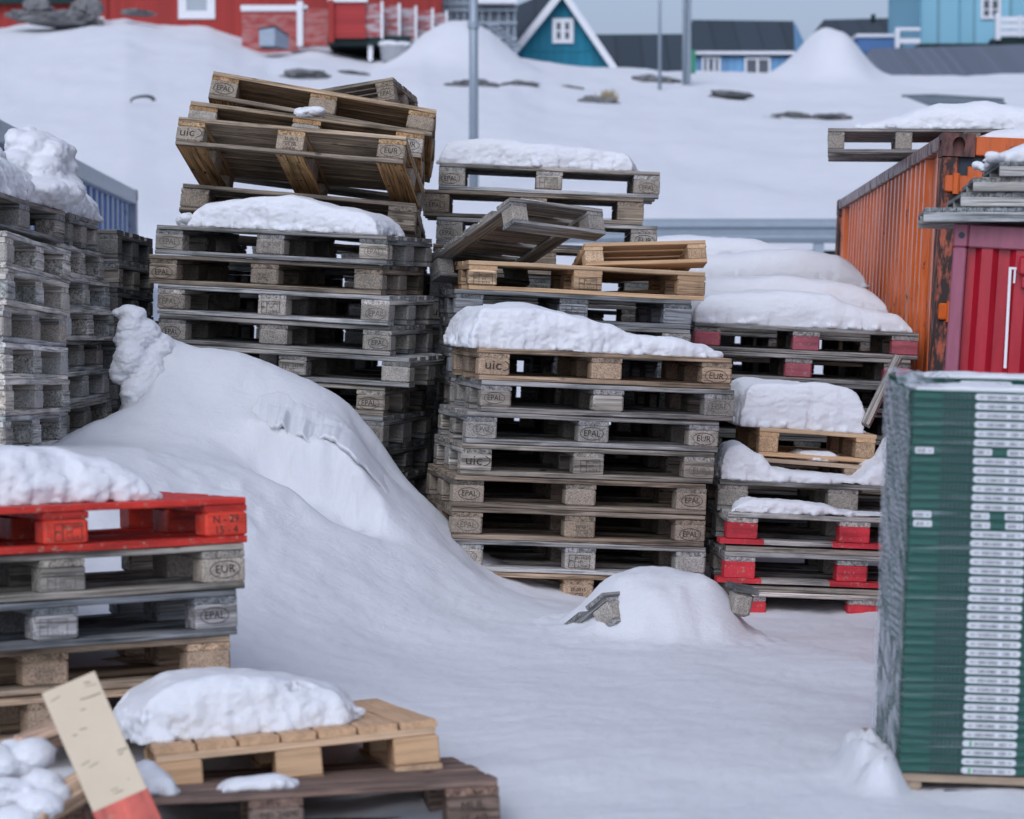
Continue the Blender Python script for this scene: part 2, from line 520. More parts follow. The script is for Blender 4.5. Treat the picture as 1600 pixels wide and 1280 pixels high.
STAMP = {}
def mk(code):
    mb = MB()
    if code == 'E': ring(mb, 0, 0, .055, .030, .0026); add_text(mb, "EPAL", .040, 0, 0, sx=.9)
    elif code == 'R': ring(mb, 0, 0, .055, .030, .0026); add_text(mb, "EUR", .040, 0, 0, sx=1.0)
    elif code == 'U':
        add_text(mb, "uic", .062, -.014, .004, sx=1.15)
        ring(mb, .012, .004, .052, .028, .004, -1.1, 1.0, n=18)
    elif code == 'N': add_text(mb, "N - 29", .036, 0, .018, sx=1.0); add_text(mb, "15 - 4", .036, 0, -.018, sx=1.0)
    elif code == 'D': add_text(mb, "DS", .046, -.02, .012); outline(mb, .018, -.008, .045, .03, .003); rect(mb, .022, .0, .041, .004); rect(mb, .022, .01, .041, .014); rect(mb, .022, .02, .041, .024); add_text(mb, "15-1", .024, 0, -.024)
    elif code == 'L': add_text(mb, "LT640-21", .026, 0, .018); add_text(mb, "DB 00427", .018, 0, -.002); rect(mb, -.04, -.012, .03, -.009); add_text(mb, "3-15-2", .018, 0, -.022)
    elif code == 'M': add_text(mb, "MUL", .036, 0, .018); add_text(mb, "15-4/2", .032, 0, -.020)
    elif code == 'F': add_text(mb, "FI  24590", .024, .012, .018); add_text(mb, "HT", .022, 0, -.002); add_text(mb, "10260", .022, .01, -.023); outline(mb, -.052, -.012, -.035, .026, .003)
    elif code == 'I':
        outline(mb, -.05, -.030, .05, .030, .0022); rect(mb, -.022, -.028, -.0195, .028)
        add_text(mb, "IPPC", .016, -.036, .0, sx=.8); add_text(mb, "PL-10507", .017, .014, .017); add_text(mb, "HT", .018, .006, -.002); add_text(mb, "3-15-4", .016, .014, -.020)
    elif code == 'J':
        add_text(mb, "SE-0015", .022, .006, .016); rect(mb, -.034, -.001, .03, .0015); add_text(mb, "HT  DB", .018, .004, -.012); add_text(mb, "316-8-01", .018, .0, -.031)
    STAMP[code] = mb.mesh("stamp_" + code, INK)
for c in 'ERUNDLMFIJ': mk(c)

# ------------------------------------------------------------------ pallets
BW, T, BH = .145, .022, .078
BX = (0.0, .5275, 1.055)
NV = 4
PM = []
for k in range(NV):
    rg = random.Random(50 + k)
    d = {}
    mb = MB(); y = 0.0
    yy = 0.0
    for wd in (.145, .100, .145, .100, .145):
        mb.board((rg.uniform(-.004, .003), yy, .1225), (1.2 + rg.uniform(-.005, .002), yy + wd, .144), 0, rg, st=10, c=.0035, warp=.003)
        yy += wd + .04125
    d['deck'] = mb.mesh("deck", WX)
    mb = MB()
    for bx in BX: mb.board((bx + .001, .003, .1005), (bx + BW - .001, .797, .122), 1, rg, st=8)
    d['cross_boards'] = mb.mesh("cross_boards", WY)
    d['runner'] = []
    for (ya, wd) in ((.002, .1), (.3275, .145), (.698, .1)):
        mb = MB(); mb.board((0, ya, 0), (1.2, ya + wd, T), 0, rg, st=10, c=.003, warp=.0025)
        d['runner'].append(mb.mesh("runner", WX))
    PM.append(d)
BLK = []
rg = random.Random(9)
for k in range(3):
    row = []
    for wd in (.1, .145):
        mb = MB(); j = [rg.uniform(0, .003) for _ in range(4)]
        mb.cbox((j[0], j[1], T + .0005), (BW - j[2], wd - j[3], T + BH), .004 + .002 * k)
        row.append(mb)
    BLK.append([(r.mesh("block", CHIP), r.mesh("block", WX), r.mesh("block", PAINT)) for r in row])

#        deck / runner colour          block colour        block material (0 chip, 1 sawn, 2 paint)
KIND = {
    'grey':  ((0.296, 0.283, 0.269), (0.323, 0.296, 0.260), 0),
    'pale':  ((0.400, 0.381, 0.361), (0.400, 0.361, 0.314), 0),
    'bright': ((0.597, 0.575, 0.540), (0.529, 0.506, 0.460), 1),
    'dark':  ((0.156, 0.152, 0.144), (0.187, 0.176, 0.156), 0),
    'brown': ((0.265, 0.215, 0.168), (0.296, 0.242, 0.187), 0),
    'sawn':  ((0.306, 0.280, 0.244), (0.349, 0.315, 0.271), 1),
    'blue':  ((0.187, 0.195, 0.203), (0.281, 0.281, 0.289), 1),
    'fresh': ((0.552, 0.368, 0.221), (0.534, 0.368, 0.230), 1),
    'tan':   ((0.404, 0.295, 0.206), (0.388, 0.286, 0.202), 0),
    'red':   ((0.620, 0.035, 0.022), (0.660, 0.050, 0.025), 2),
    'rust':  ((0.187, 0.125, 0.101), (0.218, 0.156, 0.125), 1),
}
REDS = {'redblock': (.60, .035, .05), 'pinkblock': (.42, .10, .13)}
prng = random.Random(4)

def jit(c, r, s=.16):
    k = 1 + r.uniform(-s, s); w_ = r.uniform(-.05, .05)
    return (c[0] * k * (1 + w_), c[1] * k, c[2] * k * (1 - w_))

def pallet(M, kind, label, group=None, stamps="...", paint=None, skip=(), half=False, short=False, ink_side='front', name="wooden_pallet"):
    """M: front-left-bottom corner, x along the front face, y into depth"""
    r = prng
    dc, bc, bm = KIND[kind]
    if short:
        R = Matrix(((0, 1, 0, 0), (-1, 0, 0, 1.2), (0, 0, 1, 0), (0, 0, 0, 1)))
        M = M @ R
    root = empty(name, M)
    tag(root, label, "pallet", group)
    pm = PM[r.randrange(NV)]
    paintall = kind == 'red'
    fresh = kind == 'fresh'
    def mat_of(o, want):
        if fresh: o.material_slots[0].link = 'OBJECT'; o.material_slots[0].material = FY if o.name.startswith('cross') else FX
        if paintall:
            o.material_slots[0].link = 'OBJECT'; o.material_slots[0].material = PAINT
    o = link("deck", pm['deck'], root, None, jit(dc, r)); mat_of(o, 0)
    o = link("cross_boards", pm['cross_boards'], root, None, jit(dc, r)); mat_of(o, 0)
    for i in range(3):
        o = link("runner", pm['runner'][i], root, None, jit(dc, r)); mat_of(o, 0)
    if paint == 'redblock':
        for i in (0, 1):
            mb = MB(); mb.box((BX[i] - .03, -.0012, .0005), (BX[i] + BW + .03 * (i + 1), .09, T + .0012)); mb.build("painted_patch", PAINT, root, color=jit(REDS[paint], r, .1))
    for j, (ya, wi) in enumerate(((0, 0), (.3275, 1), (.7, 0))):
        for i in range(3):
            if (i, j) in skip: continue
            mi = bm if r.random() > .2 or kind in ('fresh', 'red') else 1 - bm if bm < 2 else bm
            c = jit(bc, r, .2)
            if paint and j == 0: mi, c = 2, jit(REDS[paint], r, .12)
            if paint and i == 0 and short: mi, c = 2, jit(REDS[paint], r, .12)
            b = link("block", BLK[r.randrange(3)][wi][mi], root, Matrix.Translation((BX[i], ya, 0)), c)
            if j == 0 and not short:
                s = stamps[i]
                if s != '.' and (r.random() > .03 or s in 'UNDLMF'):
                    t = link("stamp", STAMP[s], b, Matrix.Translation((BW / 2 + r.uniform(-.010, .010), 0, T + BH / 2 + r.uniform(-.005, .005))) @ Matrix.Rotation(r.uniform(-.06, .06), 4, 'Y') @ Matrix.Scale(r.uniform(.88, 1.02), 4))
                    if r.random() < .3 and s not in 'UND': t.material_slots[0].link = 'OBJECT'; t.material_slots[0].material = INKF
    return root

SH = .1462
def lerp(a, b, t): return a + (b - a) * t

ORD = ["topmost", "second", "third", "fourth", "fifth", "sixth", "seventh", "eighth", "ninth", "tenth", "eleventh", "twelfth", "thirteenth"]
LOOK = {'bright': "light grey", 'grey': "weathered grey", 'pale': "pale grey", 'dark': "dark weathered", 'brown': "brown", 'sawn': "grey-brown", 'blue': "bluish grey", 'fresh': "fresh light", 'tan': "tan", 'red': "bright red", 'rust': "reddish brown"}

def stack(where, grp, u, v, Y, yaw, roll, rows, back=0.0, seed=1, short=False, roll_end=None, yawj=1.2, n0=0):
    """rows from the top: (u of the top-front-left corner, kind, stamps, options). Returns the frames of the pallets' bottoms."""
    r = random.Random(seed)
    P = at(u, v, Y)
    res = []
    zt = P.z
    n = len(rows)
    cur = P.copy()
    for k, row in enumerate(rows):
        uu, kind, st = row[0], row[1], row[2]
        op = row[3] if len(row) > 3 else {}
        rl = roll if roll_end is None else lerp(roll, roll_end, k / max(1, n - 1))
        yw = rad(yaw + op.get('yaw', r.uniform(-yawj, yawj)))
        X = Vector((math.cos(yw) * math.cos(rad(rl)), math.sin(yw) * math.cos(rad(rl)), -math.sin(rad(rl))))
        F = frame(Vector((0, 0, 0)), X, None, Vector((0, 0, 1)))
        if back: F = F @ Matrix.Rotation(rad(back), 4, 'X')
        Z = F.to_3x3() @ Vector((0, 0, 1)); X = F.to_3x3() @ Vector((1, 0, 0))
        top = cur.copy()
        # slide along the row until the corner stands where this pallet's corner stands
        if uu is not None:
            if not short:
                for _ in range(8):
                    du = uu - proj(top)[0]
                    top = top + X * (du * top.y / FPX / max(.3, X.x))
            else:
                for _ in range(8):
                    du = uu - proj(top)[0]
                    top = top + Vector((1, 0, 0)) * (du * top.y / FPX)
        bot = top - Z * .144
        M = frame(bot, X, None, Z)
        lab = op.get('label')
        if not lab:
            o_ = ORD[k + n0]
            lab = "%s pallet, %s %s" % (LOOK[kind], o_ if o_ == "topmost" else o_ + " from the top", where)
            if op.get('paint') == 'redblock': lab = "red blocked pallet, %s from the top %s" % (o_, where)
            if op.get('paint') == 'pinkblock': lab = "pink blocked pallet, %s %s" % (o_ if o_ == "topmost" else o_ + " from the top", where)
        if not op.get('hide'):
            pallet(M, kind, lab, grp, st, op.get('paint'), op.get('skip', ()), short=op.get('short', short))
        res.append(M)
        cur = top - Z * SH
        # keep the stack in its own place sideways
    return res
ORD += ["fourteenth", "fifteenth"]

# centre stack -----------------------------------------------------------
E = stack("of the centre stack", "pallets of the centre stack", 749, 544, 11.1, 10.5, 2.6, [
    (749, 'tan', 'U.R', {'yaw': 0}), (752, 'grey', 'E.E', {'yaw': -.5}), (729, 'grey', 'EER', {'yaw': .5}), (721, 'sawn', 'UIR'),
    (709, 'brown', 'E.E'), (707, 'brown', 'EJE', {'yaw': 0}), (708, 'pale', 'EIR', {'yaw': 0}), (706, 'tan', '.J.'), (706, 'dark', '...')], seed=3, roll_end=3.2)
# tall stack on the left, tilted pallets above it ------------------------
B = stack("of the tall left stack", "pallets of the tall left stack", 243, 351, 12.04, -14, 2.9, [
    (243, 'grey', 'EIE', {'yaw': 0}), (233, 'brown', 'EJE', {'yaw': 1.5}), (246, 'pale', 'EIE', {'yaw': 0}), (247, 'grey', 'E.E'), (277, 'grey', '.F.', {'yaw': 0}),
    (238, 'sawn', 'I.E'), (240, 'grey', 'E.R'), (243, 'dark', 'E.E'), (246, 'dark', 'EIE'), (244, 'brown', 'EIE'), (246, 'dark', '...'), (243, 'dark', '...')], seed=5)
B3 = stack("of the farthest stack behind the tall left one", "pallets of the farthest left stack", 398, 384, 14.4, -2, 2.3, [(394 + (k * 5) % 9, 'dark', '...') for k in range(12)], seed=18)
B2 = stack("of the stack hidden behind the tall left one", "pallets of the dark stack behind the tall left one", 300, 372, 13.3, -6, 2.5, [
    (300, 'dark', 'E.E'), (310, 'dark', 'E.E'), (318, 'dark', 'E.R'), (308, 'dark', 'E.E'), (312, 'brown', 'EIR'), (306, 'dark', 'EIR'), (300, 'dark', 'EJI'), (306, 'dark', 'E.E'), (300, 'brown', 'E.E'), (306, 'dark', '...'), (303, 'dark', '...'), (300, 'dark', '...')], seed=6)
C_ = stack("of the rear stack by the lamp post", "pallets of the rear stack", 686, 254, 13.2, 0, 2.5, [
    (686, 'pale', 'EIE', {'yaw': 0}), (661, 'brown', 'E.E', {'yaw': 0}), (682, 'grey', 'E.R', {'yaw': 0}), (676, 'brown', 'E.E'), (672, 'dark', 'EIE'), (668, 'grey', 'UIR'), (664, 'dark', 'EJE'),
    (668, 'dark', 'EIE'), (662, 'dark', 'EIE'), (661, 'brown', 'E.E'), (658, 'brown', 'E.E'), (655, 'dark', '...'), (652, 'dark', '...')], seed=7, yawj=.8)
D = stack("of the stack right behind the centre one", "pallets of the stack behind the centre one", 733, 406.5, 12.06, 7.5, 2.8, [
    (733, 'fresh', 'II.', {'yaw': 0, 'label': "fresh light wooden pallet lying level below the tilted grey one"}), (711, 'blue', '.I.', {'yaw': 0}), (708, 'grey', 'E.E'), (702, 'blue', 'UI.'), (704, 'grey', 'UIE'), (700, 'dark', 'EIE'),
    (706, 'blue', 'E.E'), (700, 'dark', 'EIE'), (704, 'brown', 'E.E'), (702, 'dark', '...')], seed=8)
# snow-covered rows on the right -----------------------------------------
H1 = stack("of the front stack of the snowy right row", "pallets of the right row, front stack", 1085, 504, 12.95, 0, 2.7, [
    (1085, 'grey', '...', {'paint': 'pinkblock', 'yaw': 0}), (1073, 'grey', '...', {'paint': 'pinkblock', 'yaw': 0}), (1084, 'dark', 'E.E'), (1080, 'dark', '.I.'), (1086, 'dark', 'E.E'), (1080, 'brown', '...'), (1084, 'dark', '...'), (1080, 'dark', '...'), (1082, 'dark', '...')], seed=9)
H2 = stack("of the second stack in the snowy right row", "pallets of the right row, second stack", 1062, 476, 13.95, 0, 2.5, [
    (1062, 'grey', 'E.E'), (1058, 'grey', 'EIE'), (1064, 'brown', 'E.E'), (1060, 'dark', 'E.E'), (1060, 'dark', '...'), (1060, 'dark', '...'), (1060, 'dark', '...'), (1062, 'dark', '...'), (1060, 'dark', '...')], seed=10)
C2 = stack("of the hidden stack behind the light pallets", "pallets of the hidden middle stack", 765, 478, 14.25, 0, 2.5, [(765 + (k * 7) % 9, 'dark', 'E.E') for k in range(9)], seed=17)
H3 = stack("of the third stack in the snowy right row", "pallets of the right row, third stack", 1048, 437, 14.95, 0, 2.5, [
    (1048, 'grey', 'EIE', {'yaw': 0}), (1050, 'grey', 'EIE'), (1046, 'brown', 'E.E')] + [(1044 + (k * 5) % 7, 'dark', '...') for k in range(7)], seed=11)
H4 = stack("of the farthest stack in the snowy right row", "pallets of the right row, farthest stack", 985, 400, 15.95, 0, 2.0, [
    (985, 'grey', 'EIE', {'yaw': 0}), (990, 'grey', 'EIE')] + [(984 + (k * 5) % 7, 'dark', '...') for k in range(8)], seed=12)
# lower right stack behind the crates -------------------------------------
grpI = "pallets of the low stack beside the green crates"
I0 = stack("of the low stack beside the green crates", grpI, 1123, 750, 11.45, 4, 2.6, [(1123, 'grey', '...', {'yaw': 0, 'label': "wide grey pallet under the two small pallets, snow along its edge"})], seed=13)
def row_i(u, v, lab, paint='redblock', k=0):
    return stack("", grpI, u, v, 11.2, 4, 2.6, [(u, 'pale', '...', {'paint': paint, 'yaw': 0, 'label': lab})], seed=14 + k)[0]
I1 = row_i(1137, 801, "pallet with red painted blocks and crusted snow on its front edge")
I2 = row_i(1133, 862, "pallet with red painted blocks, second one above the snow at the low stack", k=1)
I3 = row_i(1150, 924, "pallet with red painted blocks, lowest of the low stack, standing in snow", k=2)
brng = random.Random(77)
def loose_board(M, L, W, th, axis_mat, col, label, grp=None, cat="board", name="loose_board"):
    mb = MB(); mb.board((0, 0, 0), (L, W, th), 0, brng, st=10)
    o = mb.build(name, axis_mat, None, False, M, col)
    tag(o, label, cat, grp)
    return o
for Mi, nm in ((I2, "upper"), (I3, "lower")):
    for yy, nn in ((.01, "front"), (.62, "rear")):
        loose_board(Mi @ Matrix.Translation((.0, yy, .1455)), 1.19, .12, .026, WX, (.34, .30, .26), "%s grey spacer board of the %s layer between the red blocked pallets" % (nn, nm), "spacer boards in the low stack")

# small pallets -----------------------------------------------------------
def small_pallet(M, W, D, kind, label, grp=None, nx=2, ny=2, nd=5, along='x', stamps={}, Hh=.078, under=True):
    r = prng; dc, bc, bm = KIND[kind]; WX_, WY_ = (FX, FY) if kind in ('fresh', 'tan') else (WX, WY)
    root = empty("wooden_pallet", M); tag(root, label, "pallet", grp)
    bt = .02
    z2 = bt + Hh; z3 = z2 + bt
    mb = MB()
    n = nd
    if along == 'x':
        wd = D / n * .8
        for i in range(n): y = i * (D - wd) / (n - 1); mb.board((0, y, z3 + .0005), (W, y + wd, z3 + bt), 0, r, st=6)
        mb.build("deck", WX_, root, color=jit(dc, r))
    else:
        wd = W / n * .8
        for i in range(n): x = i * (W - wd) / (n - 1); mb.board((x, 0, z3 + .0005), (x + wd, D, z3 + bt), 1, r, st=6)
        mb.build("deck", WY_, root, color=jit(dc, r))
    bw = .1
    xs = [i * (W - bw) / (nx - 1) for i in range(nx)]; ys = [j * (D - bw) / (ny - 1) for j in range(ny)]
    mb = MB()
    if along == 'x':
        for x in xs: mb.board((x + .002, .002, z2 + .0005), (x + bw - .002, D - .002, z3), 1, r, st=6)
        mb.build("cross_boards", WY_, root, color=jit(dc, r))
        for y in ys:
            m2 = MB(); m2.board((0, y + .001, 0), (W, y + bw - .001, bt), 0, r, st=6); m2.build("runner", WX_, root, color=jit(dc, r))
    else:
        for y in ys: mb.board((.002, y + .002, z2 + .0005), (W - .002, y + bw - .002, z3), 0, r, st=6)
        mb.build("cross_boards", WX_, root, color=jit(dc, r))
        for x in xs:
            m2 = MB(); m2.board((x + .001, 0, 0), (x + bw - .001, D, bt), 1, r, st=6); m2.build("runner", WY_, root, color=jit(dc, r))
    for i, x in enumerate(xs):
        for j, y in enumerate(ys):
            m2 = MB(); m2.cbox((x + .003, y + .003, bt + .0005), (x + bw - .003, y + bw - .003, z2), .004)
            b = m2.build("block", CHIP if r.random() < .6 or bm == 0 else WX_, root, color=jit(bc, r, .2))
            if (i, j) in stamps:
                link("stamp", STAMP[stamps[(i, j)]], b, Matrix.Translation((x + bw / 2, y + .003, bt + Hh / 2)) @ Matrix.Scale(.85, 4))
    return root

def place2(u1, v1, Y1, u2, v2, L, near=True, pitch=0, drop=.144):
    """frame of a body whose top front edge runs from (u1,v1) to (u2,v2); pitch lifts the front"""
    P1 = at(u1, v1, Y1)
    best = None
    for k in range(-400, 401):
        Y2 = Y1 + k * .003
        if near and k > 0: break
        if not near and k < 0: continue
        P2 = at(u2, v2, Y2); e = abs((P2 - P1).length - L)
        if best is None or e < best[0]: best = (e, P2)
    X = (best[1] - P1)
    F = frame(P1, X)
    F = F @ Matrix.Rotation(-rad(pitch), 4, 'X')
    return F @ Matrix.Translation((0, 0, -drop))

G1 = small_pallet(place2(1187, 668, 11.75, 1370, 680, .575, False, 0, .138), .575, .75, 'fresh', "small light wooden pallet carrying the thick block of snow", None, 2, 3, 5)
G2m = place2(1166, 714, 11.72, 1355, 728, .59, False, 0, .138)
G2 = small_pallet(G2m, .58, .75, 'tan', "small grey-brown pallet under the light one with the snow block", None, 2, 3, 5, stamps={(0, 0): 'D', (1, 0): 'L'})

# leaning group on the tall left stack
lean = "tilted pallets lying on the tall left stack"
P0 = place2(284, 286, 12.36, 652, 318, 1.2, True, 9)
pallet(P0, 'brown', "brown pallet lowest of the leaning pile, behind the snow on the tall left stack", lean, '...')
def tilt_pallet(M, kind, label, st):
    """like the others but with its bottom boards running crosswise"""
    r = prng; dc, bc, bm = KIND[kind]
    root = empty("wooden_pallet", M); tag(root, label, "pallet", lean)
    mb = MB(); yy = 0
    for wd in (.15, .148, .15, .148, .15):
        mb.board((0, yy, .1225), (1.2, yy + wd, .144), 0, r, st=10); yy += wd + .0135
    mb.build("deck", WX, root, color=jit((.42, .31, .21), r))
    mb = MB()
    for bx in BX: mb.board((bx + .001, .003, .1005), (bx + BW - .001, .797, .122), 1, r, st=8)
    mb.build("cross_boards", WY, root, color=jit((.40, .25, .13), r))
    for ya, wd in ((.001, .022), (.7, .1)):
        mb = MB(); mb.board((0, ya, .0), (1.2, ya + wd, .0215), 0, r, st=8); mb.build("runner", WX, root, color=jit(dc, r))
    for bx in BX:
        mb = MB(); mb.board((bx + .001, .026, 0), (bx + BW - .001, .695, .0215), 1, r, st=8)
        for q in range(7): x_, y_ = bx + r.uniform(.02, .125), r.choice((.05, .09, .36, .40, .62, .66)) + r.uniform(-.02, .02); mb.tube((x_, y_, -.0025), (x_, y_, .003), r.uniform(.004, .009), 8, mi=1)
        mb.build("cross_runner", [WY, INK], root, color=jit((.46, .27, .12), r))
    for j, (ya, wi) in enumerate(((0, 0), (.3275, 1), (.7, 0))):
        for i in range(3):
            b = link("block", BLK[r.randrange(3)][wi][0], root, Matrix.Translation((BX[i], ya, 0)), jit(bc, r, .2))
            if j == 0 and st[i] != '.': link("stamp", STAMP[st[i]], b, Matrix.Translation((BW / 2, 0, T + BH / 2)))
P1 = place2(279, 182, 12.12, 636, 213, 1.15, True, 17)
tilt_pallet(P1 @ Matrix.Scale(1.15 / 1.2, 4, (1, 0, 0)), 'brown', "front leaning pallet showing its brown underside above the snow", 'UJR')
P2 = place2(297, 157, 12.38, 668, 205, 1.2, True, 16)
tilt_pallet(P2, 'sawn', "middle leaning pallet with a clump of snow on its centre block", '..R')
P3 = place2(333, 111, 12.5, 685, 172, 1.16, True, 15)
tilt_pallet(P3 @ Matrix.Scale(1.16 / 1.2, 4, (1, 0, 0)), 'brown', "upper leaning pallet with a snow dusted deck edge", 'E..')
P4 = place2(338, 168, 12.82, 614, 120, .95, True, 3, .138)
small_pallet(P4, .95, .8, 'brown', "highest leaning pallet, its right end rising behind the others", lean, 3, 3, 5, 'x', {(2, 0): 'E'})

# tilted grey half pallet and the small light one on the stack behind
A = at(797, 308, 12.08); Bp = at(694, 402, 12.72); Cp = at(944, 327, 12.40)
X = (Cp - A).normalized(); Yv = (Bp - A); Yv = (Yv - X * Yv.dot(X)).normalized(); Z = X.cross(Yv)
Fm = Matrix((X, Yv, Z)).transposed().to_4x4(); Fm.translation = A
FP = small_pallet(Fm @ Matrix.Translation((0, 0, -.138)), .57, .8, 'grey', "tilted grey half pallet dusted with snow, leaning on the rear stack", None, 2, 2, 5, 'x')
Gm = place2(912, 380, 12.22, 1103, 375, .63, False, 17, .118)
GP = small_pallet(Gm, .63, .62, 'fresh', "small light slatted pallet lying tilted on the fresh light pallet", None, 2, 2, 6, 'x', Hh=.058)

# left edge stacks (their short ends face the yard)
grpL = "grey pallets stacked along the left edge"
L1 = stack("of the nearest left edge stack", grpL + ", nearest stack", 10, 361, 9.6, 88.5, 2.9, [(u_, k_, '...', {'short': False}) for u_, k_ in ((10, 'bright'), (12, 'bright'), (6, 'pale'), (8, 'bright'), (9, 'bright'), (8, 'bright'), (7, 'pale'), (9, 'dark'), (8, 'dark'))], seed=21, short=True, roll_end=1.2, yawj=.5)
L2 = stack("of the second left edge stack", grpL + ", second stack", 94, 379, 10.86, 89.5, 1.6, [(u_, k_, '...', {'short': False}) for u_, k_ in ((94, 'bright'), (96, 'bright'), (102, 'bright'), (92, 'pale'), (95, 'bright'), (99, 'pale'), (96, 'dark'), (94, 'dark'))], seed=22, short=True, roll_end=0, yawj=.7)
# the long pallet that tops both
LT = place2(-62, 277, 9.3, 105, 334, 1.85, False, 0)
a = at(-30, 291, 9.72); b = at(106, 332, 10.95)
FT = frame(a, b - a, None)
pallet(FT @ Matrix.Translation((0, 0, -.144)), 'grey', "long sided grey pallet topping the stack at the left edge, under deep snow", grpL, '...')
a2 = at(109, 332.5, 11.02); b2 = at(155, 346, 11.83)
FT2 = frame(a2, b2 - a2, None)
pallet(FT2 @ Matrix.Translation((0, 0, -.144)), 'grey', "chip blocked grey pallet ending the top row of the left edge stacks", grpL, '...', short=True)
L3 = stack("of the third left edge stack", grpL + ", third stack", 182, 359, 12.15, 84, 2.0, [
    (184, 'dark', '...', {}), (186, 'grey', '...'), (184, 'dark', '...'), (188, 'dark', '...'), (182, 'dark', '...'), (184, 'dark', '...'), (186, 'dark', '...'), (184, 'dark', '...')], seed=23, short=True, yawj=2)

# near left stack with the red pallet --------------------------------------
grpK = "pallets of the near left stack"
def from_right(u, v, Y, yaw, roll=0, L=1.2, back=0):
    yw = rad(yaw); X = Vector((math.cos(yw) * math.cos(rad(roll)), math.sin(yw) * math.cos(rad(roll)), -math.sin(rad(roll))))
    P = at(u, v, Y); return frame(P - X * L, X) @ Matrix.Rotation(rad(back), 4, 'X') @ Matrix.Translation((0, 0, -.144))
K = []
for (u, v, kind, st, lab, yw) in [
    (387, 777, 'red', '.IN', "bright red painted pallet with snow, topmost of the near left stack", 29),
    (383, 853, 'sawn', '.IR', "grey pallet directly beneath the bright red one", 28),
    (371, 928, 'blue', '.IE', "bluish grey pallet, third from the top of the near left stack", 29.5),
    (361, 1009, 'tan', '.J.', "light tan pallet, fourth from the top of the near left stack", 26),
    (366, 1086, 'tan', '...', "tan pallet behind the pale leaning board, fifth of the near left stack", 28)]:
    M = from_right(u, v, 7.72, yw, .0, back=-2.7)
    if K:
        Z = K[-1].to_3x3() @ Vector((0, 0, 1)); t_ = K[-1] @ Vector((1.2, 0, -.0025)); M.translation = M.translation + (t_ - M @ Vector((1.2, 0, .144)))
        for _ in range(5):
            Pr = M @ Vector((1.2, 0, .144)); du = u - proj(Pr)[0]
            M.translation.x += du * Pr.y / FPX
    K.append(M)
    pallet(M, kind, lab, grpK, st)

# foreground pallets ---------------------------------------------------------
LM = from_right(683, 1124, 6.78, 20, -1.2, .8)
P = at(683, 1124, 6.86)
lp = at(250, 1168, 6.70)
X = (P - lp).normalized()
LF = frame(P - X * .8, X) @ Matrix.Rotation(rad(-6.5), 4, 'X') @ Matrix.Translation((0, 0, -.144))
# build with the short side to the front
r_ = prng
root = empty("wooden_pallet", LF); tag(root, "fresh orange-brown pallet in the foreground under a melting snow slab", "pallet")
mb = MB(); x = 0
for wd in (.114, .105, .110, .096, .105, .110, .106):
    mb.board((x, 0, .1225), (x + wd, 1.2, .144), 1, r_, st=8); x += wd + .009
mb.build("deck", FY, root, color=(.58, .37, .22))
for yy in (0, .5275, 1.055):
    mb = MB(); mb.board((.002, yy + .004, .1005), (.798, yy + .141, .122), 0, r_, st=7); mb.build("cross_board", FX, root, color=jit((.62, .43, .28), r_, .06))
for xx, ww in ((0, .13), (.335, .13), (.67, .13)):
    mb = MB(); mb.board((xx - .003, 0, 0), (xx + ww + .003, 1.2, .0215), 1, r_, st=8); mb.build("runner", FY, root, color=jit((.55, .36, .22), r_, .06))
    for yy in (0, .5275, 1.055):
        mb = MB(); mb.cbox((xx, yy + .002, .022), (xx + ww, yy + .143, .100), .004); mb.build("block", FX, root, color=jit((.56, .37, .22), r_, .08))
MM = from_right(780, 1216, 6.48, 10.5, -1.2, back=-6.5)
pallet(MM, 'rust', "reddish brown pallet under the fresh one at the bottom edge", None, '.FM')

# broken pallet pieces and the pale leaning board
def board_between(p, q, up, W, th, col, name, label, cat="board"):
    X = (q - p); F = frame(p, X, None, up)
    mb = MB(); mb.board((0, -W / 2, 0), (X.length, W / 2, th), 0, brng, st=8, c=.002)
    o = mb.build(name, WX, None, False, F, col); tag(o, label, cat); return o
BIRCH = plain("pale planed wood", (.60, .50, .36), .7, .10, 7)
lb = board_between(at(108, 1071, 6.22), at(222, 1330, 6.0), Vector((.15, -1, .35)), .145, .022, (.70, .62, .50), "leaning_board", "pale leaning board with a red painted lower end, in front of the pallets")
Fb = lb.matrix_basis
lb.material_slots[0].link = 'OBJECT'; lb.material_slots[0].material = BIRCH
mb = MB(); q_ = random.Random(3)
for k in range(15):
    x_, y_ = q_.uniform(.01, .33), q_.uniform(-.06, .05); l_ = q_.uniform(.004, .03); w_ = q_.uniform(.0006, .0016); s_ = q_.uniform(-.3, .3)
    mb.poly([(x_ - w_, y_, .0226), (x_ + w_, y_, .0226), (x_ + w_ + l_ * s_, y_ + l_, .0226), (x_ - w_ + l_ * s_, y_ + l_, .0226)])
mb.build("cracks", INKF, lb)
mb = MB(); mb.board((.348, -.074, -.0015), (.47, .074, .0245), 0, brng, st=3, c=.002)
mb.build("painted_end", PAINT, lb, color=(.55, .10, .07))
board_between(at(35, 1180, 6.3), at(118, 1146, 6.55), Vector((0, -.6, 1)), .07, .045, (.62, .42, .30), "broken_slat", "short light slat with a red stained end, left of the leaning board")
board_between(at(45, 1290, 6.05), at(150, 1228, 6.3), Vector((0, -.6, 1)), .08, .045, (.66, .45, .30), "broken_slat", "light slat poking from the snow lump beneath the leaning board")

# ------------------------------------------------------------------ snow caps
def prof(hs, t):
    t = max(0, min(1, t)) * (len(hs) - 1); i = min(int(t), len(hs) - 2); f = t - i
    f = f * f * (3 - 2 * f)
    return hs[i] * (1 - f) + hs[i + 1] * f

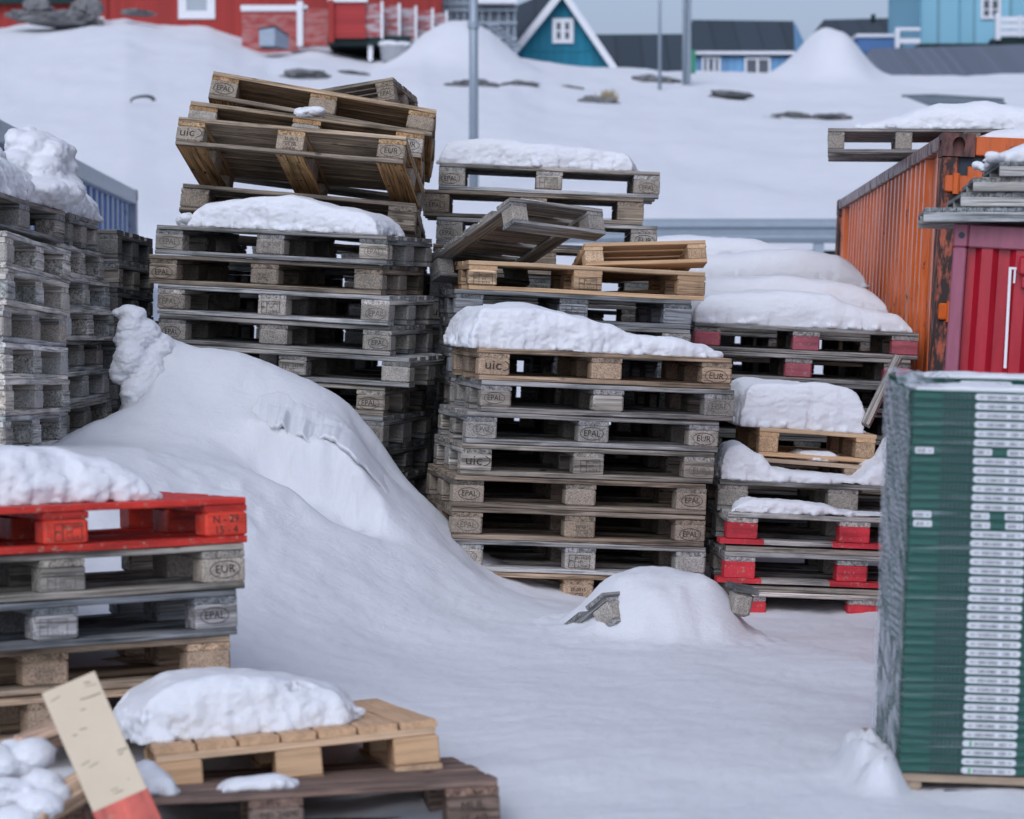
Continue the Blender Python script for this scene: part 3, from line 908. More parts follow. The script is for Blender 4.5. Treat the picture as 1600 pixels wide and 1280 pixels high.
def remeshed(V, F, vox, smo=0):
    """one closed skin of even facets over any union of solids"""
    me = bpy.data.meshes.new("t"); me.from_pydata(V, [], F); me.update()
    o = bpy.data.objects.new("t", me); COL.objects.link(o)
    md = o.modifiers.new("r", 'REMESH'); md.mode = 'VOXEL'; md.voxel_size = vox; md.adaptivity = 0
    if smo: ms = o.modifiers.new("s", 'SMOOTH'); ms.factor = .5; ms.iterations = smo
    bpy.context.view_layer.update()
    m2 = bpy.data.meshes.new_from_object(o.evaluated_get(bpy.context.evaluated_depsgraph_get()))
    bpy.data.objects.remove(o); bpy.data.meshes.remove(me)
    return m2

def finish_snow(m2, so_, rough, zmin=None, big=1.0):
    n = len(m2.vertices); co = np.empty(n * 3, 'f'); no = np.empty(n * 3, 'f')
    m2.vertices.foreach_get("co", co); m2.vertices.foreach_get("normal", no)
    co = co.reshape(-1, 3); no = no.reshape(-1, 3); out = co.copy()
    for i in range(n):
        x, y, z = co[i]; nz = no[i][2]
        p = Vector((float(x), float(y), float(z) * 1.9))
        side = 1.0 - .75 * max(0, nz)
        d = noise.noise(p * 7 + so_) * 1.3 * big + abs(noise.noise(p * 15 + so_)) * .9 - abs(noise.noise(p * 34 + so_)) * .55 + noise.noise(p * 75 + so_) * .30 + noise.noise(p * 150 + so_) * .18
        out[i] += no[i] * (d * rough * side)
    if zmin is not None: out[:, 2] = np.maximum(out[:, 2], zmin)
    m2.vertices.foreach_set("co", out.reshape(-1)); m2.update()
    m2.polygons.foreach_set("use_smooth", [True] * len(m2.polygons))

def ico(c, rx, ry, rz, sub=3):
    import bmesh
    bm = bmesh.new(); bmesh.ops.create_icosphere(bm, subdivisions=sub, radius=1)
    V = [(c[0] + v.co.x * rx, c[1] + v.co.y * ry, c[2] + v.co.z * rz) for v in bm.verts]; F = [tuple(v.index for v in f.verts) for f in bm.faces]; bm.free()
    return V, F

def snow_cap(M, x0, x1, y0, y1, hs, label, seed=0, edge=.06, rough=.016, ragged=.045, res=.011, mat=None, holes=0, yprof=None, cat="snow", vox=None):
    so_ = Vector((seed * 7.3, seed * 3.1, seed * 1.7))
    nx = max(6, int((x1 - x0) / res)); ny = max(6, int((y1 - y0) / res))
    V = []; top_ = {}; bot = {}; F = []
    for j in range(ny + 1):
        for i in range(nx + 1):
            x = x0 + (x1 - x0) * i / nx; y = y0 + (y1 - y0) * j / ny
            n1 = noise.fractal(Vector((x * 6, y * 6, 0)) + so_, .8, 2.0, 4)
            n2 = noise.noise(Vector((x * 2.4, y * 2.4, 5)) + so_)
            d = min(x - x0, x1 - x, y - y0, y1 - y) - ragged * (.5 + .5 * n1 + .6 * n2)
            if d <= 0: continue
            H = prof(hs, (x - x0) / (x1 - x0))
            if yprof: H *= prof(yprof, (y - y0) / (y1 - y0))
            e = min(1.0, d / edge)
            h = H * (1 - (1 - e) ** 2.2) ** .46
            h *= 1 + .10 * noise.noise(Vector((x * 5, y * 5, 2)) + so_)
            h += .008 * n1 * e
            if holes and noise.noise(Vector((x * 13, y * 13, 11)) + so_) > .28 and e < .9: h *= 1 - holes
            V.append((x, y, max(.006, h))); top_[(i, j)] = len(V) - 1
            V.append((x, y, -.004)); bot[(i, j)] = len(V) - 1
    from collections import Counter
    cnt = Counter(); T_ = []
    for j in range(ny):
        for i in range(nx):
            c = [t for t in ((i, j), (i + 1, j), (i + 1, j + 1), (i, j + 1)) if t in top_]
            if len(c) >= 3: T_.append(c)
    for c in T_:
        F.append(tuple(top_[t] for t in c)); F.append(tuple(bot[t] for t in c[::-1]))
        for a_, b_ in zip(c, c[1:] + c[:1]): cnt[frozenset((a_, b_))] += 1
    for c in T_:
        for a_, b_ in zip(c, c[1:] + c[:1]):
            if cnt[frozenset((a_, b_))] == 1: F.append((top_[b_], top_[a_], bot[a_], bot[b_]))
    # crumbs frozen to the lower edge
    rr = random.Random(seed * 13 + 1); edge_pts = [k for k, v in top_.items() if any((k[0] + a, k[1] + b) not in top_ for a, b in ((1, 0), (-1, 0), (0, 1), (0, -1)))]
    hm = max(hs)
    for _ in range(int((x1 - x0) * 26) if hm > .03 else 0):
        k = rr.choice(edge_pts); q = V[top_[k]]; ra = rr.uniform(.008, .026) * min(1, hm / .1 + .3)
        v_, f_ = ico(Vector((q[0] + rr.uniform(-.01, .01), q[1] + rr.uniform(-.006, .012), ra * rr.uniform(.2, .9))), ra * rr.uniform(.8, 1.5), ra, ra * rr.uniform(.7, 1.1), 2)
        o_ = len(V); V += v_; F += [tuple(i + o_ for i in t) for t in f_]
    m2 = remeshed(V, F, vox or max(.0055, res * .72))
    finish_snow(m2, so_, rough * .75, -.003)
    m2.name = "snow_mound"; m2.materials.clear(); m2.materials.append(mat or SNOW)
    o = link("snow_mound", m2, None, M); tag(o, label, cat)
    return o

def snow_blob(origin, balls, label, seed=0, vox=.009, rough=.014, sm=None):
    """a torn lump of snow: many overlapping balls grown into one skin"""
    V, F = [], []
    smo = sm or max(2, int(.012 / vox * 1.2))
    for (c, rx, ry, rz) in balls:
        v, f = ico(c - origin, rx, ry, rz); k = len(V); V += v; F += [tuple(i + k for i in q) for q in f]
    m2 = remeshed(V, F, vox, smo); finish_snow(m2, Vector((seed * 3.7, seed * 1.3, seed)), rough)
    m2.materials.clear(); m2.materials.append(SNOW); m2.name = "snow_lump"
    o = link("snow_lump", m2, None, Matrix.Translation(origin)); tag(o, label, "snow"); return o

def snow_lump(c, rx, ry, rz, label, seed=0, sub=5, amp=.28, rot=0, mat=None):
    r = random.Random(seed); balls = [(c, rx * .72, ry * .72, rz * .72)]
    for i in range(9):
        a = r.uniform(0, 6.283); q = r.uniform(.35, .72); z = r.uniform(-.25, .55)
        k = r.uniform(.42, .66)
        balls.append((c + Vector((math.cos(a) * rx * q, math.sin(a) * ry * q, rz * z)), rx * k, ry * k, rz * k * 1.1))
    for i in range(22):
        a = r.uniform(0, 6.283); q = r.uniform(.5, .95); z = r.uniform(-.3, .6); k = r.uniform(.08, .2)
        balls.append((c + Vector((math.cos(a) * rx * q, math.sin(a) * ry * q, rz * z)), rx * k, ry * k, rz * k * 1.2))
    m_ = min(rx, ry, rz)
    return snow_blob(c, balls, label, seed, max(.004, m_ * .07), m_ * .20)

def top(M, h=.144): return M @ Matrix.Translation((0, 0, h + .0015))

snow_cap(top(E[0]), -.07, 1.17, -.005, .78, [.10, .185, .20, .20, .19, .165, .135, .10, .085, .08, .055, .02], "long slab of snow on the centre stack, thicker at its left end", 1, edge=.05, ragged=.05, mat=SNOWD)
snow_cap(top(B[0]), .12, 1.17, .0, .42, [.05, .12, .145, .165, .165, .15, .13, .11, .06], "lumpy snow slab below the leaning pallets on the tall left stack", 2, edge=.06, mat=SNOWD)
snow_lump(B[0] @ Vector((.13, .10, .17)), .055, .07, .04, "small snow lump at the left end of the tall left stack", 3, 4)
snow_cap(top(C_[0]), -.02, 1.11, .0, .78, [.10, .135, .14, .14, .135, .13, .12, .115, .10, .045], "snow slab on the rear stack by the lamp post", 4, edge=.07, mat=SNOWD)
snow_cap(top(H1[0]), -.01, 1.19, .0, .8, [.13, .16, .17, .18, .185, .19, .18, .13, .115, .10, .03], "smooth thick snow on the pink blocked pallet", 5, edge=.10, rough=.006, ragged=.02)
snow_cap(top(H2[0]), -.01, 1.21, .0, .8, [.13, .16, .18, .19, .18, .16, .09], "second snow mound of the right row", 6, edge=.14, rough=.004, ragged=.015)
snow_cap(top(H3[0]), -.01, 1.21, .0, .8, [.14, .16, .18, .21, .22, .20, .12], "third snow mound of the right row, above an oval stamped block", 7, edge=.14, rough=.004, ragged=.015)
snow_cap(top(H4[0]), -.01, 1.21, .0, .8, [.12, .14, .15, .14, .13, .11, .05], "farthest snow mound of the right row, nearest the guard rail", 8, edge=.14, rough=.004, ragged=.015)
snow_cap(top(G1.matrix_basis, .138), -.11, .52, .0, .72, [.17, .215, .225, .225, .22, .21, .17], "tall block of snow on the small light pallet", 9, edge=.05, rough=.012, ragged=.025)
snow_cap(top(I0[0]), -.0, .96, -.0, .36, [.15, .17, .12, .055, .045, .045, .035, .03, .10, .22, .22], "snow ridge along the wide grey pallet in front of the small ones", 10, edge=.05, ragged=.03, rough=.018)
snow_cap(top(I1), .02, .9, -.0, .26, [.03, .06, .06, .055, .045, .02, .015, .015, .012], "crust of snow on the uppermost red blocked pallet", 11, edge=.04, ragged=.04, rough=.02)
snow_cap(top(G2m, 0) @ Matrix.Translation((0, 0, .142)), .2, .5, -.0, .3, [.015, .04, .045, .03], "handful of snow between the two small pallets", 12, edge=.05)
snow_cap(top(E[2]), .33, .56, -.0, .10, [.01, .02, .018, .01], "thin ice crust on the third pallet of the centre stack", 13, edge=.03, ragged=.02)
snow_cap(top(K[0]), -.3, .93, .06, .78, [.12, .15, .165, .175, .18, .175, .165, .14, .07], "soft snow slab on the bright red pallet", 14, edge=.10, rough=.018, ragged=.06, mat=SNOWD)
snow_cap(LF @ Matrix.Translation((0, 0, .1455)), -.12, .66, .10, 1.05, [.06, .13, .16, .165, .15, .13, .10, .05], "melting snow slab with drip holes on the fresh foreground pallet", 15, edge=.09, rough=.022, ragged=.07, holes=.6)
snow_cap(top(MM), .17, .37, .02, .22, [.02, .07, .085, .06, .02], "snow lump at the left on the reddish brown pallet", 16, edge=.06, rough=.02)
snow_cap(top(MM), .42, .70, .0, .2, [.015, .03, .035, .02], "flat snow patch in the middle of the reddish brown pallet", 17, edge=.06, rough=.012)
snow_cap(top(FP.matrix_basis, .138), .03, .40, .03, .77, [.03, .035, .03, .02], "thin snow on the tilted grey half pallet", 18, edge=.03, rough=.003)
snow_cap(top(P3), .1, .72, .06, .5, [.015, .03, .035, .035, .03, .02], "thin snow on the upper leaning pallet", 19, edge=.05, rough=.008)
snow_lump(P2 @ Vector((.60, .03, .165)), .075, .06, .035, "clump of snow on the middle leaning pallet", 20, 4)
# heap on the left edge stacks
snow_cap(FT @ Matrix.Translation((0, 0, .0015)), -.6, 1.25, .0, 1.1, [.10, .13, .16, .2, .22, .2, .17, .15, .12], "wide snow bank over the left edge stacks", 21, edge=.16, ragged=.03, rough=.02)
snow_cap(FT2 @ Matrix.Translation((0, 0, .0015)), -.06, 1.0, .0, 1.0, [.13, .17, .2, .2, .17, .10], "snow mound at the far end of the left edge stacks", 22, edge=.16, ragged=.03, rough=.02)
def balls_at(L): return [(at(u, v, Y), ru * Y / FPX, rd, rv * Y / FPX) for (u, v, Y, ru, rv, rd) in L]
snow_blob(at(55, 258, 10.9), balls_at([(30, 225, 10.9, 24, 24, .13), (58, 232, 10.9, 30, 28, .16), (85, 240, 10.9, 26, 24, .14), (105, 243, 10.95, 15, 17, .09), (30, 262, 10.8, 36, 30, .18), (70, 272, 10.8, 34, 30, .16), (100, 292, 10.9, 30, 22, .14), (50, 300, 10.7, 60, 26, .2), (112, 262, 10.95, 9, 9, .05), (22, 208, 10.95, 12, 8, .06), (45, 203, 10.95, 10, 8, .05), (90, 300, 10.8, 45, 22, .16)]), "large torn clump of snow above the left edge stacks", 23, .010, .022, 7)
snow_blob(at(-5, 262, 10.5), balls_at([(-20, 245, 10.5, 26, 26, .13), (0, 268, 10.5, 22, 18, .1), (-30, 285, 10.4, 40, 26, .16), (10, 290, 10.4, 22, 16, .1)]), "smaller torn snow clump at the left border", 24, .011, .02)
snow_blob(at(215, 560, 11.1), balls_at([(200, 487, 11.1, 15, 11, .05), (214, 493, 11.1, 14, 13, .06), (184, 489, 11.1, 9, 7, .035), (205, 508, 11.1, 22, 18, .07), (226, 518, 11.14, 24, 22, .09), (206, 532, 11.1, 25, 24, .08), (244, 545, 11.2, 34, 26, .11), (203, 562, 11.05, 27, 28, .09), (188, 580, 11.05, 18, 20, .06), (228, 585, 11.12, 36, 38, .13), (215, 618, 11.06, 27, 34, .11), (207, 650, 11.02, 16, 22, .08), (256, 566, 11.24, 30, 26, .11), (246, 605, 11.16, 34, 42, .12)]), "torn crest of the snow drift beside the tall left stack", 25, .0065, .015, 16)
# overhanging ledge above the hollow in the drift
cx_ = at(488, 720, 10.62).x
NX, V, F = 120, [], []
for i in range(NX + 1):
    hx_ = -.33 + .70 * i / NX; x_ = cx_ + hx_
    y_ = 10.62 + .115 - hx_ * .22 - .035 * noise.noise(Vector((x_ * 7, 31.9, 8)))
    k_ = smooth((hx_ + .33) / .16) * smooth((.37 - hx_) / .20)
    k_ *= 1 + .30 * noise.noise(Vector((x_ * 8, 2, 2))) + .10 * noise.noise(Vector((x_ * 30, 2, 2)))
    yb = y_ + .17; g0 = ground_z(x_, yb, False) + .006; g1 = ground_z(x_, yb + .06, False) + .006; sl = max(.0, min(1.0, (g1 - g0) / .06))
    tip = .05 + .17 * k_
    ring_ = []
    for t in (-.9, -.5, -.2, 0, .25, .5, .75, .92, 1.0):
        y = yb - tip * t
        if t <= 0: z = ground_z(x_, y, True) + (.004 if t > -.8 else -.02)
        else: z = g0 + .004 - sl * tip * t * (.85 - .25 * t) - .012 * t * t * t
        ring_.append((x_, y, z - (1 - min(1, k_ * 3)) * .03))
    tz = ring_[-1]
    for t, dz in ((.97, .012), (.85, .024), (.6, .034), (.2, .05), (-.2, .08)):
        ring_.append((x_, yb - tip * t, tz[2] - dz + (.0 if t > .5 else -.02)))
    V += ring_
m_ = 14
for i in range(NX):
    for j in range(m_ - 1): F.append((i * m_ + j, (i + 1) * m_ + j, (i + 1) * m_ + j + 1, i * m_ + j + 1))
me = bpy.data.meshes.new("snow_ledge"); me.from_pydata(V, [], F); me.polygons.foreach_set("use_smooth", [True] * len(F)); me.materials.append(SNOWG)
o = link("snow_ledge", me); tag(o, "thin overhanging ledge of snow above the hollow in the drift", "snow")
# lumps at the broken pallet, bottom left
snow_lump(at(25, 1195, 6.25), .085, .1, .055, "snow lump on the broken slats at the left border", 30, 5, .25)
snow_lump(at(45, 1240, 6.15), .10, .1, .055, "snow lump below the first one at the left border", 31, 5, .25)
snow_lump(at(10, 1290, 6.1), .10, .1, .05, "snow lump in the lower left corner", 32, 5, .25)
# pieces sticking out of the hump
cq = at(941, 926, 9.84); xq = (at(985, 922, 9.97) - cq).normalized(); yq = at(890, 964, 9.93) - cq; yq = (yq - xq * yq.dot(xq)).normalized(); zq = xq.cross(yq)
Fq = Matrix((xq, yq, zq)).transposed().to_4x4(); Fq.translation = cq
small_pallet(Fq @ Matrix.Translation((0, 0, -.138)), .62, .42, 'grey', "grey pallet corner jutting from the left of the snow hump", None, 2, 2, 3)
mb = MB(); mb.cbox((-.04, -.045, -.07), (.04, .05, .03), .012)
bk = mb.build("pallet_block", CHIP, None, False, Matrix.Translation(at(1158, 935, 10.0)) @ Euler((.1, .22, .3)).to_matrix().to_4x4(), (.34, .31, .27)); tag(bk, "loose grey block jutting from the right of the snow hump", "wood block")
mb = MB(); mb.board((-.055, -.055, .031), (.05, .06, .052), 0, brng, st=3); mb.build("board_stub", WX, bk, color=(.2, .2, .2))
# bent steel strap in the dark gap
mb = MB()
pts = [at(598, 690, 12.55), at(626, 706, 12.45), at(625, 712, 12.42), at(605, 722, 12.5)]
for p, q in zip(pts, pts[1:]):
    d = (q - p).normalized(); s_ = Vector((0, 1, 0)) * .016; t_ = d.cross(Vector((0, 1, 0))).normalized() * .0025
    mb.v += [tuple(v) for v in (p - s_ - t_, p + s_ - t_, q + s_ - t_, q - s_ - t_, p - s_ + t_, p + s_ + t_, q + s_ + t_, q - s_ + t_)]
    n = len(mb.v) - 8
    for f in ((0, 1, 2, 3), (7, 6, 5, 4), (0, 4, 5, 1), (1, 5, 6, 2), (2, 6, 7, 3), (3, 7, 4, 0)): mb.f.append(tuple(n + i for i in f)); mb.m.append(0)
o = mb.build("bent_strap", plain("strap steel", (.4, .42, .46), .4, .2, metal=.8)); tag(o, "bent steel strap sticking out of the dark gap between the stacks", "strap")
# ------------------------------------------------------------------ containers
def steel_paint(name, col, rust=.62, rough=.38, streak=True, fade=None, amt=(.60, .66)):
    m = NT(name)
    v = m.obj(False); vs = m.obj(False, (9, 9, 1.2))
    a = m.noise(vs, 3.0, 6, .7)
    c = m.mix(tuple(x * .72 for x in col), col, m.ramp(a, [(.3, 0), (.6, 1)]))
    if fade: c = m.mix(c, fade, m.ramp(m.noise(m.obj(False, (14, 14, .8)), 2.0, 5, .7), [(.5, 0), (.72, .4)]))
    b = m.noise(m.obj(False, (7, 7, 2.6)), 2.2, 7, .72)
    c = m.mix(c, (.030, .020, .018), m.ramp(b, [(amt[0], 0), (amt[1], 1)]))
    r = m.ramp(b, [(amt[0], rough), (amt[1], .85)])
    m.bump(b, .003, .5)
    return m.done(c, r, .6)

ORANGE = steel_paint("orange container paint", (.62, .115, .012), rough=.30, amt=(.64, .68))
ORANGE_SIDE = steel_paint("weather faded orange paint", (.68, .125, .012), rough=.30, fade=(.66, .46, .40), amt=(.61, .65))
ORANGE_RAIL = steel_paint("scuffed rail paint", (.33, .22, .20), rough=.4, amt=(.50, .60))
RUSTY = steel_paint("rusted post", (.40, .09, .04), rough=.6, amt=(.42, .52))
RUSTD = steel_paint("dark rusted steel", (.16, .06, .05), rough=.7, amt=(.45, .60))
GASKET = plain("door gasket", (.012, .03, .045), .5, .3)
REDC = steel_paint("red container paint", (.44, .012, .028), rough=.28, amt=(.70, .74))
REDC2 = steel_paint("faded red container frame", (.33, .09, .14), rough=.45, amt=(.66, .71))
WHITEP = plain("white paint", (.75, .76, .78), .5, .06)
BLUEC = steel_paint("blue container paint", (.010, .10, .40), rough=.85, amt=(.68, .72))
GREYRAIL = steel_paint("pale worn rail", (.36, .40, .44), rough=.5, amt=(.60, .68))

def corr(mb, segs, x0, z0, z1, depth, flip=False, swap=False):
    """corrugated sheet; segs is a list of (kind, length); runs along x (or y when swap), outward is negative"""
    pts = []; x = x0
    for kind, L in segs:
        if kind == 'f': pts += [(x, depth), (x + L, depth)]
        else:
            s = L * .18; pts += [(x, depth), (x + s, 0), (x + L * .5, 0), (x + L * .5 + s, depth)]
        x += L
    pts.append((x, depth))
    for (a, da), (b, db) in zip(pts, pts[1:]):
        if b - a < 1e-5: continue
        P = [(a, da, z0), (b, db, z0), (b, db, z1), (a, da, z1)]
        if swap: P = [(p[1], p[0], p[2]) for p in P][::-1]
        mb.poly(P)

def casting(parent, x, y, z, mat, sx=1, sy=1):
    """ISO corner block with its oval holes"""
    mb = MB()
    W_, D_, H_ = .165, .178, .118
    x0, x1 = (x, x + W_) if sx > 0 else (x - W_, x)
    y0, y1 = (y, y + D_) if sy > 0 else (y - D_, y)
    z1 = z; z0 = z - H_
    # front face as a frame round an octagonal hole
    def face_hole(P, cx, cz, rx, rz, X0, X1, Z0, Z1, dep):
        n = 16
        ang = [2 * math.pi * (i + .5) / n for i in range(n)]
        inn = [(cx + math.cos(a) * rx, cz + math.sin(a) * rz) for a in ang]
        out = []
        for a in ang:
            c, s = math.cos(a), math.sin(a)
            k = min((X1 - cx) / abs(c) if abs(c) > 1e-6 else 9, (Z1 - cz) / abs(s) if abs(s) > 1e-6 else 9)
            out.append((cx + c * k, cz + s * k))
        for i in range(n):
            j = (i + 1) % n
            mb.poly([P(*out[i], 0), P(*out[j], 0), P(*inn[j], 0), P(*inn[i], 0)])
            mb.poly([P(*inn[i], 0), P(*inn[j], 0), P(*inn[j], dep), P(*inn[i], dep)], 1)
            if (out[i][0] - out[j][0]) * (out[i][1] - out[j][1]) != 0:
                cc = (X1 if out[i][0] + out[j][0] > 2 * cx else X0, Z1 if out[i][1] + out[j][1] > 2 * cz else Z0)
                mb.poly([P(*out[i], 0), P(*cc, 0), P(*out[j], 0)])
        mb.poly([P(*p, dep) for p in inn], 1)
    cz = (z0 + z1) / 2
    if sy > 0:
        face_hole(lambda a, b, d: (a, y0 + d, b), (x0 + x1) / 2, cz, .032, .040, x0, x1, z0, z1, .05)
    else: mb.poly([(x0, y0, z0), (x1, y0, z0), (x1, y0, z1), (x0, y0, z1)])
    mb.poly([(x0, y0, z1), (x1, y0, z1), (x1, y1, z1), (x0, y1, z1)])
    mb.poly([(x0, y0, z0), (x1, y0, z0), (x1, y1, z0), (x0, y1, z0)][::-1])
    if sx > 0: face_hole(lambda a, b, d: (x0 + d, a, b), (y0 + y1) / 2, cz, .042, .030, y0, y1, z0, z1, .05)
    else: mb.poly([(x0, y0, z0), (x0, y0, z1), (x0, y1, z1), (x0, y1, z0)])
    mb.poly([(x1, y0, z0), (x1, y1, z0), (x1, y1, z1), (x1, y0, z1)])
    mb.poly([(x0, y1, z0), (x1, y1, z0), (x1, y1, z1), (x0, y1, z1)][::-1])
    return mb.build("corner_casting", [mat, RUSTD], parent)

# orange container
pn, pf = at(1474, 207, 12.4), at(1309, 313, 18.4)
Yd = (pf - pn).normalized()
Zd = Vector((.045, 0, 1)); Xd = Yd.cross(Zd).normalized(); Zd = Xd.cross(Yd).normalized()
OM = Matrix((Xd, Yd, Zd)).transposed().to_4x4(); OM.translation = pn
oc = empty("shipping_container", OM); tag(oc, "orange rust-streaked shipping container with a pallet on its roof", "container")
LC, WC, HC = 6.06, 2.44, 2.59
mb = MB()
segs = [('r', .13), ('r', .13), ('f', .34)] + [('r', .2)] * 22 + [('f', .30), ('r', .13), ('r', .13)]
tot = sum(s[1] for s in segs); k = (LC - .36) / tot
corr(mb, [(a, b * k) for a, b in segs], .18, -HC + .15, -.075, .036, swap=True)
wall = mb.build("side_wall", ORANGE_SIDE, oc, M=Matrix.Translation((.02, 0, 0)))
mb = MB(); corr(mb, [('r', .25)] * 22, .2, -HC + .15, -.08, .036, swap=True)
mb.build("side_wall", ORANGE, oc, M=Matrix.Translation((WC - .02, LC, 0)) @ Matrix.Rotation(math.pi, 4, 'Z'))
mb = MB(); mb.box((.03, .1, -.05), (WC - .03, LC - .1, -.035)); mb.build("roof", ORANGE, oc)
mb = MB(); mb.box((.1, LC - .05, -HC + .1), (WC - .1, LC - .02, -.06)); mb.build("end_wall", ORANGE, oc)
for xx in (0, WC - .06):
    mb = MB(); mb.cbox((xx, .178, -.072), (xx + .06, LC - .178, -.002), .006); mb.build("top_rail", ORANGE_RAIL, oc)
    mb = MB(); mb.cbox((xx, .178, -HC), (xx + .06, LC - .178, -HC + .155), .006); mb.build("bottom_rail", RUSTY, oc)
for sx, xx in ((1, 0), (-1, WC)):
    for sy, yy in ((1, 0), (-1, LC)):
        casting(oc, xx, yy, 0, RUSTD, sx, sy)
        casting(oc, xx, yy, -HC + .118, RUSTD, sx, sy)
        mb = MB()
        x0, x1 = (xx + .002, xx + .085) if sx > 0 else (xx - .085, xx - .002)
        y0, y1 = (yy + .004, yy + .17) if sy > 0 else (yy - .17, yy - .004)
        mb.cbox((x0, y0, -HC + .119), (x1, y1, -.119), .008); mb.build("corner_post", RUSTY, oc)
mb = MB(); mb.cbox((.166, .012, -.110), (WC - .166, .13, -.012), .006); mb.build("door_header", ORANGE, oc)
mb = MB(); mb.cbox((.166, .012, -HC), (WC - .166, .13, -HC + .14), .006); mb.build("door_sill", ORANGE, oc)
mb = MB(); mb.box((.086, .045, -HC + .14), (WC - .086, .075, -.112)); mb.build("door_gasket", GASKET, oc)
for x0, x1 in ((.135, 1.205), (1.235, WC - .135)):
    mb = MB()
    mb.cbox((x0, .018, -HC + .2), (x1, .044, -.165), .004)
    dr = mb.build("door", ORANGE, oc)
    mb = MB()
    for zz in np.linspace(-HC + .45, -.75, 5): mb.cbox((x0 + .09, .003, zz), (x1 - .09, .0175, zz + .17), .006)
    mb.build("door_panel", ORANGE, dr)
    for bxx in (x0 + .22, x1 - .22):
        mb = MB(); mb.tube((bxx, -.012, -HC + .12), (bxx, -.012, -.06), .015, 12); mb.build("locking_bar", RUSTY, dr)
for x0, x1 in ((.02, .19), (WC - .19, WC - .02)):
    for zz in (-.30, -.95, -1.6, -2.2):
        mb = MB(); mb.cbox((x0, -.016, zz), (x1, .0035, zz + .085), .006)
        mb.tube((x0 + .055, -.020, zz - .01), (x0 + .055, -.020, zz + .095), .018, 12)
        mb.build("hinge", ORANGE, oc)

# blue container far left
pn, pf = at(-18, 176, 16.4), at(215, 298, 28.4)
Yd = (pf - pn).normalized(); Zd = Vector((.0, 0, 1)); Xd = Yd.cross(Zd).normalized(); Zd = Xd.cross(Yd).normalized()
BM = Matrix((Xd, Yd, Zd)).transposed().to_4x4(); BM.translation = pn
bc = empty("shipping_container", BM); tag(bc, "long blue shipping container with pale ribs behind the left edge stacks", "container")
Lb = (pf - pn).length
mb = MB(); mb.box((-2.4, .1, -2.55), (-.09, Lb - .1, -.05)); mb.build("body", BLUEC, bc)
mb = MB(); mb.cbox((-.10, .0, -.16), (0, Lb, 0), .01); mb.build("top_rail", GREYRAIL, bc)
mb = MB(); mb.cbox((-.10, .0, -2.6), (0, Lb, -2.42), .01); mb.build("bottom_rail", GREYRAIL, bc)
n = 21
for i in range(1, n):
    y = Lb * i / n; mb = MB(); mb.cbox((-.10, y - .09, -2.42), (-.070, y + .06, -.16), .008); mb.build("wall_rib", GREYRAIL, bc)
for y in (0, Lb - .178): mb = MB(); mb.cbox((-.165, y - .001, -.125), (.004, y + .179, .006), .01); mb.build("corner_casting", RUSTD, bc)
mb = MB(); mb.cbox((-.15, Lb - .15, -2.6), (.002, Lb - .002, -.126), .01); mb.build("corner_post", GREYRAIL, bc)
mb = MB(); mb.cbox((-2.4, Lb - .09, -2.55), (-.15, Lb - .0, -.06), .01); mb.build("end_wall", BLUEC, bc)

# red container
RYD = Vector((.215, 1, 0)).normalized(); Zd = Vector((.062, 0, 1)); Xd = RYD.cross(Zd).normalized(); Zd = Xd.cross(RYD)
RM = Matrix((Xd, RYD, Zd)).transposed().to_4x4(); RM.translation = at(1492, 349, 9.0)
rc = empty("shipping_container", RM); tag(rc, "dark red corrugated container with a white strip, under the grey deck panels", "container")
WR, DR, HR = 4.0, 2.0, 2.3
mb = MB(); corr(mb, [('f', .03)] + [('r', .125)] * 30, .052, -HR + .1, -.086, .026)
mb.build("front_wall", REDC, rc, M=Matrix.Translation((0, .012, 0)))
mb = MB(); mb.box((.004, .06, -HR + .1), (.02, DR - .05, -.06)); mb.build("side_wall", REDC, rc)
mb = MB(); mb.box((.02, .05, -.03), (WR - .02, DR - .02, -.012)); mb.build("roof", REDC, rc)
mb = MB(); mb.box((.02, DR - .04, -HR + .1), (WR - .02, DR - .02, -.03)); mb.build("rear_wall", REDC, rc)
mb = MB(); mb.cbox((.052, .0, -.085), (WR, .06, 0), .005); mb.build("top_rail", REDC2, rc)
mb = MB(); mb.cbox((.0, -.004, -HR), (.050, .07, -.087), .005); mb.build("corner_post", REDC2, rc)
mb = MB(); mb.cbox((-.002, -.006, -.086), (.052, .09, .002), .006); cc_ = mb.build("corner_casting", REDC2, rc)
mb = MB(); mb.tube((.028, -.0072, -.043), (.028, -.0062, -.043), .012, 14); mb.build("hole", GASKET, cc_)
# white strip and lock bracket
mb = MB()
pa, pb = RM.inverted() @ at(1579, 421, 8.99), RM.inverted() @ at(1570, 575, 8.99)
mb.poly([(pa.x - .006, -.004, pa.z), (pa.x + .004, -.004, pa.z), (pb.x + .006, -.004, pb.z), (pb.x - .004, -.004, pb.z)][::-1])
mb.poly([(pa.x - .006, .004, pa.z), (pa.x + .004, .004, pa.z), (pb.x + .006, .004, pb.z), (pb.x - .004, .004, pb.z)])
mb.box((pa.x - .006, -.004, pa.z), (pa.x + .022, .003, pa.z + .008)); mb.box((pa.x + .013, -.004, pa.z - .05), (pa.x + .02, .003, pa.z - .001))
mb.build("white_strip", WHITEP, rc)
mb = MB(); q = RM.inverted() @ at(1593, 400, 8.98); mb.cbox((q.x, -.03, q.z - .07), (q.x + .06, .012, q.z), .008); mb.cbox((q.x + .012, -.02, q.z - .12), (q.x + .05, .01, q.z - .071), .006); mb.build("lock_bracket", REDC, rc)

